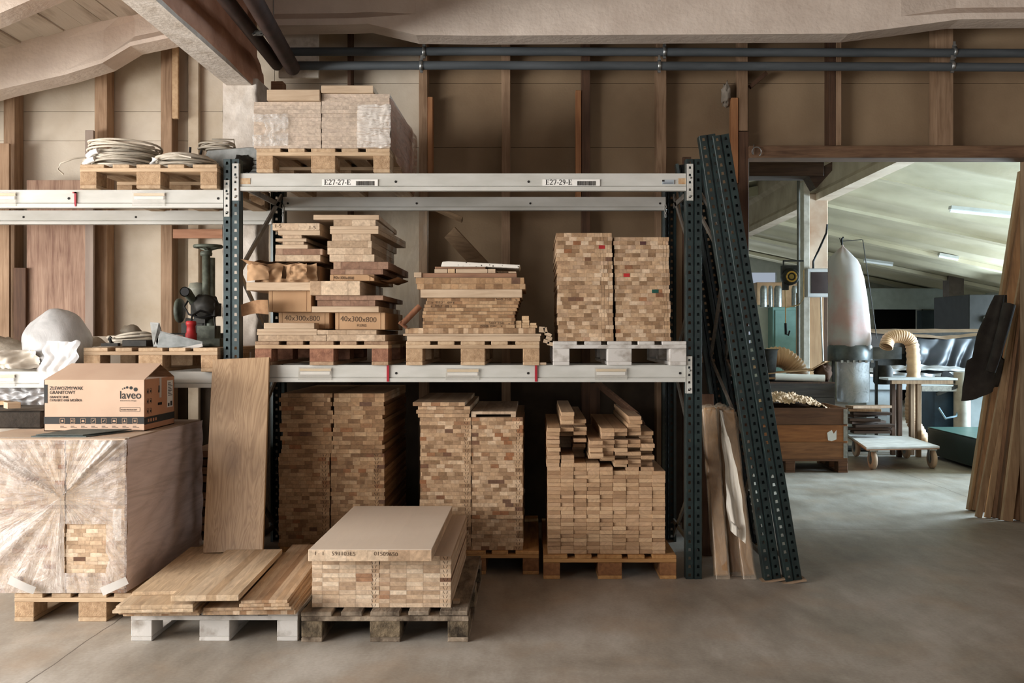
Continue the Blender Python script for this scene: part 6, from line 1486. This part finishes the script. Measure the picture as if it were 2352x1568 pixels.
# scrap timber under the collector
for k in range(9):
    Yk = 11.75; rr = random.Random(k); a = 1948+rr.uniform(0,14); b_ = 2030+rr.uniform(-14,22); y1 = 992-k*7.2
    o = MB().beam((X(a,Yk),Yk+rr.uniform(0,.1),Z(y1,Yk)),(X(b_,Yk),Yk+rr.uniform(-.05,.25),Z(y1-rr.uniform(-1,2),Yk)),.16,.03).build('scrap_board',M_stud if k in (7,8) else mat('dark_scrap',(84,60,44),(54,38,28),scale=8,stretch=(.2,1,1)),bevel=.002); tag(o,'scrap board, %s from the bottom, in the dark heap behind the dolly' % ordn(k+1),'board','scrap boards behind the dolly')
# far end: dark opening, machines, lamps
struct(MB().box(X(1990,21.5),X(2182,21.5),21.5,21.7,Z(710,21.5),Z(662,21.5)).build('trim_150',mat('pale_lintel',(190,204,204),(170,184,184),world_space=True)))
struct(MB().box(X(1990,21.5),X(2008,21.5),21.5,21.7,0,Z(710,21.5)).box(X(2111,21.5),X(2117,21.5),21.5,21.7,0,Z(710,21.5)).build('trim_151',mat('pale_jamb',(170,170,160))))
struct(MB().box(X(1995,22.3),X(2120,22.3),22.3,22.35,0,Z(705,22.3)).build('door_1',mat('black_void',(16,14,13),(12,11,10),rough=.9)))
t,w,h = simple('tall_cabinet',2118,2180,712,800,21.3,.3,mat('dark_slate',(56,68,74),(44,54,60)),'dark slate cabinet at the far end of the workshop','cabinet',zmin=0)
struct(MB().box(X(2180,19.5),X(2214,19.5),19.5,19.8,0,3.1).build('trim_152',mat('brown_grey_pillar',(112,98,88),(84,74,66),world_space=True)))
t,w,h = simple('large_machine',2226,2330,676,800,17.0,1.5,mat('dark_press',(40,42,42),(28,30,30)),'large dark machine at the far right of the workshop','machine',zmin=0)
MB().lathe([(.06,-.06),(.07,0)],(.28,0,h-.42),'y',16).build('signal_lamp',M_steel,t)
MB().box(.02,.25,-.15,0,.5,1.3).build('control_panel',M_machdark,t)
M_tube = bpy.data.materials.new('fluorescent_tube'); t_ = NT(M_tube); t_.b.inputs['Emission Color'].default_value = (.9,.97,1,1); t_.b.inputs['Emission Strength'].default_value = .15; t_.b.inputs['Base Color'].default_value = (.8,.85,.88,1)
def tube_lamp(px0,py0,px1,py1,Y0,label,Y1=None):
    Y1 = Y1 or Y0; a = Vector((X(px0,Y0),Y0,Z(py0,Y0))); b_ = Vector((X(px1,Y1),Y1,Z(py1,Y1)))
    t = thing('fluorescent_lamp',label,'ceiling lamp',a,'workshop tube lamps')
    MB().beam((0,0,.035),tuple(b_-a+Vector((0,0,.035))),.09,.04).build('lamp_housing',mat('lamp_grey',(196,200,196),(180,184,180)),t)
    MB().tube([(0,0,0),tuple(b_-a)],.022,10).build('lamp_tube',M_tube,t)
    return t
tube_lamp(2182,483,2332,498,12.0,'nearest tube lamp under the workshop roof, right of the opening')
tube_lamp(2156,588,2200,596,17.0,'small far tube lamp in the middle of the workshop roof')
tube_lamp(1985,600,2050,609,19.0,'far tube lamp above the filter bag')

# small things on the partition: torn insulation scrap, wire ring
o = MB().blob((X(1673,7.6),7.70,Z(212,7.6)),(.035,.05,.09),16,12,lambda d:1+.7*nz(d.x*4,d.y*4,d.z*5)).build('foam_scrap',mat('foam_grey',(168,156,140),(110,98,84),rough=.95),fix=False); tag(o,'torn grey foam scrap sticking out of the boarding above the leaning frames','scrap')
Yr = 7.57
o = MB().tube([(X(1738,Yr)+.035*math.cos(a),Yr,Z(348,Yr)+.035*math.sin(a)) for a in [i*.3-1 for i in range(17)]]+[(X(1733,Yr),Yr+.02,Z(330,Yr))],.004,6).build('wire_hook',M_galv); tag(o,'small bent wire hook on the beam over the opening','hook')
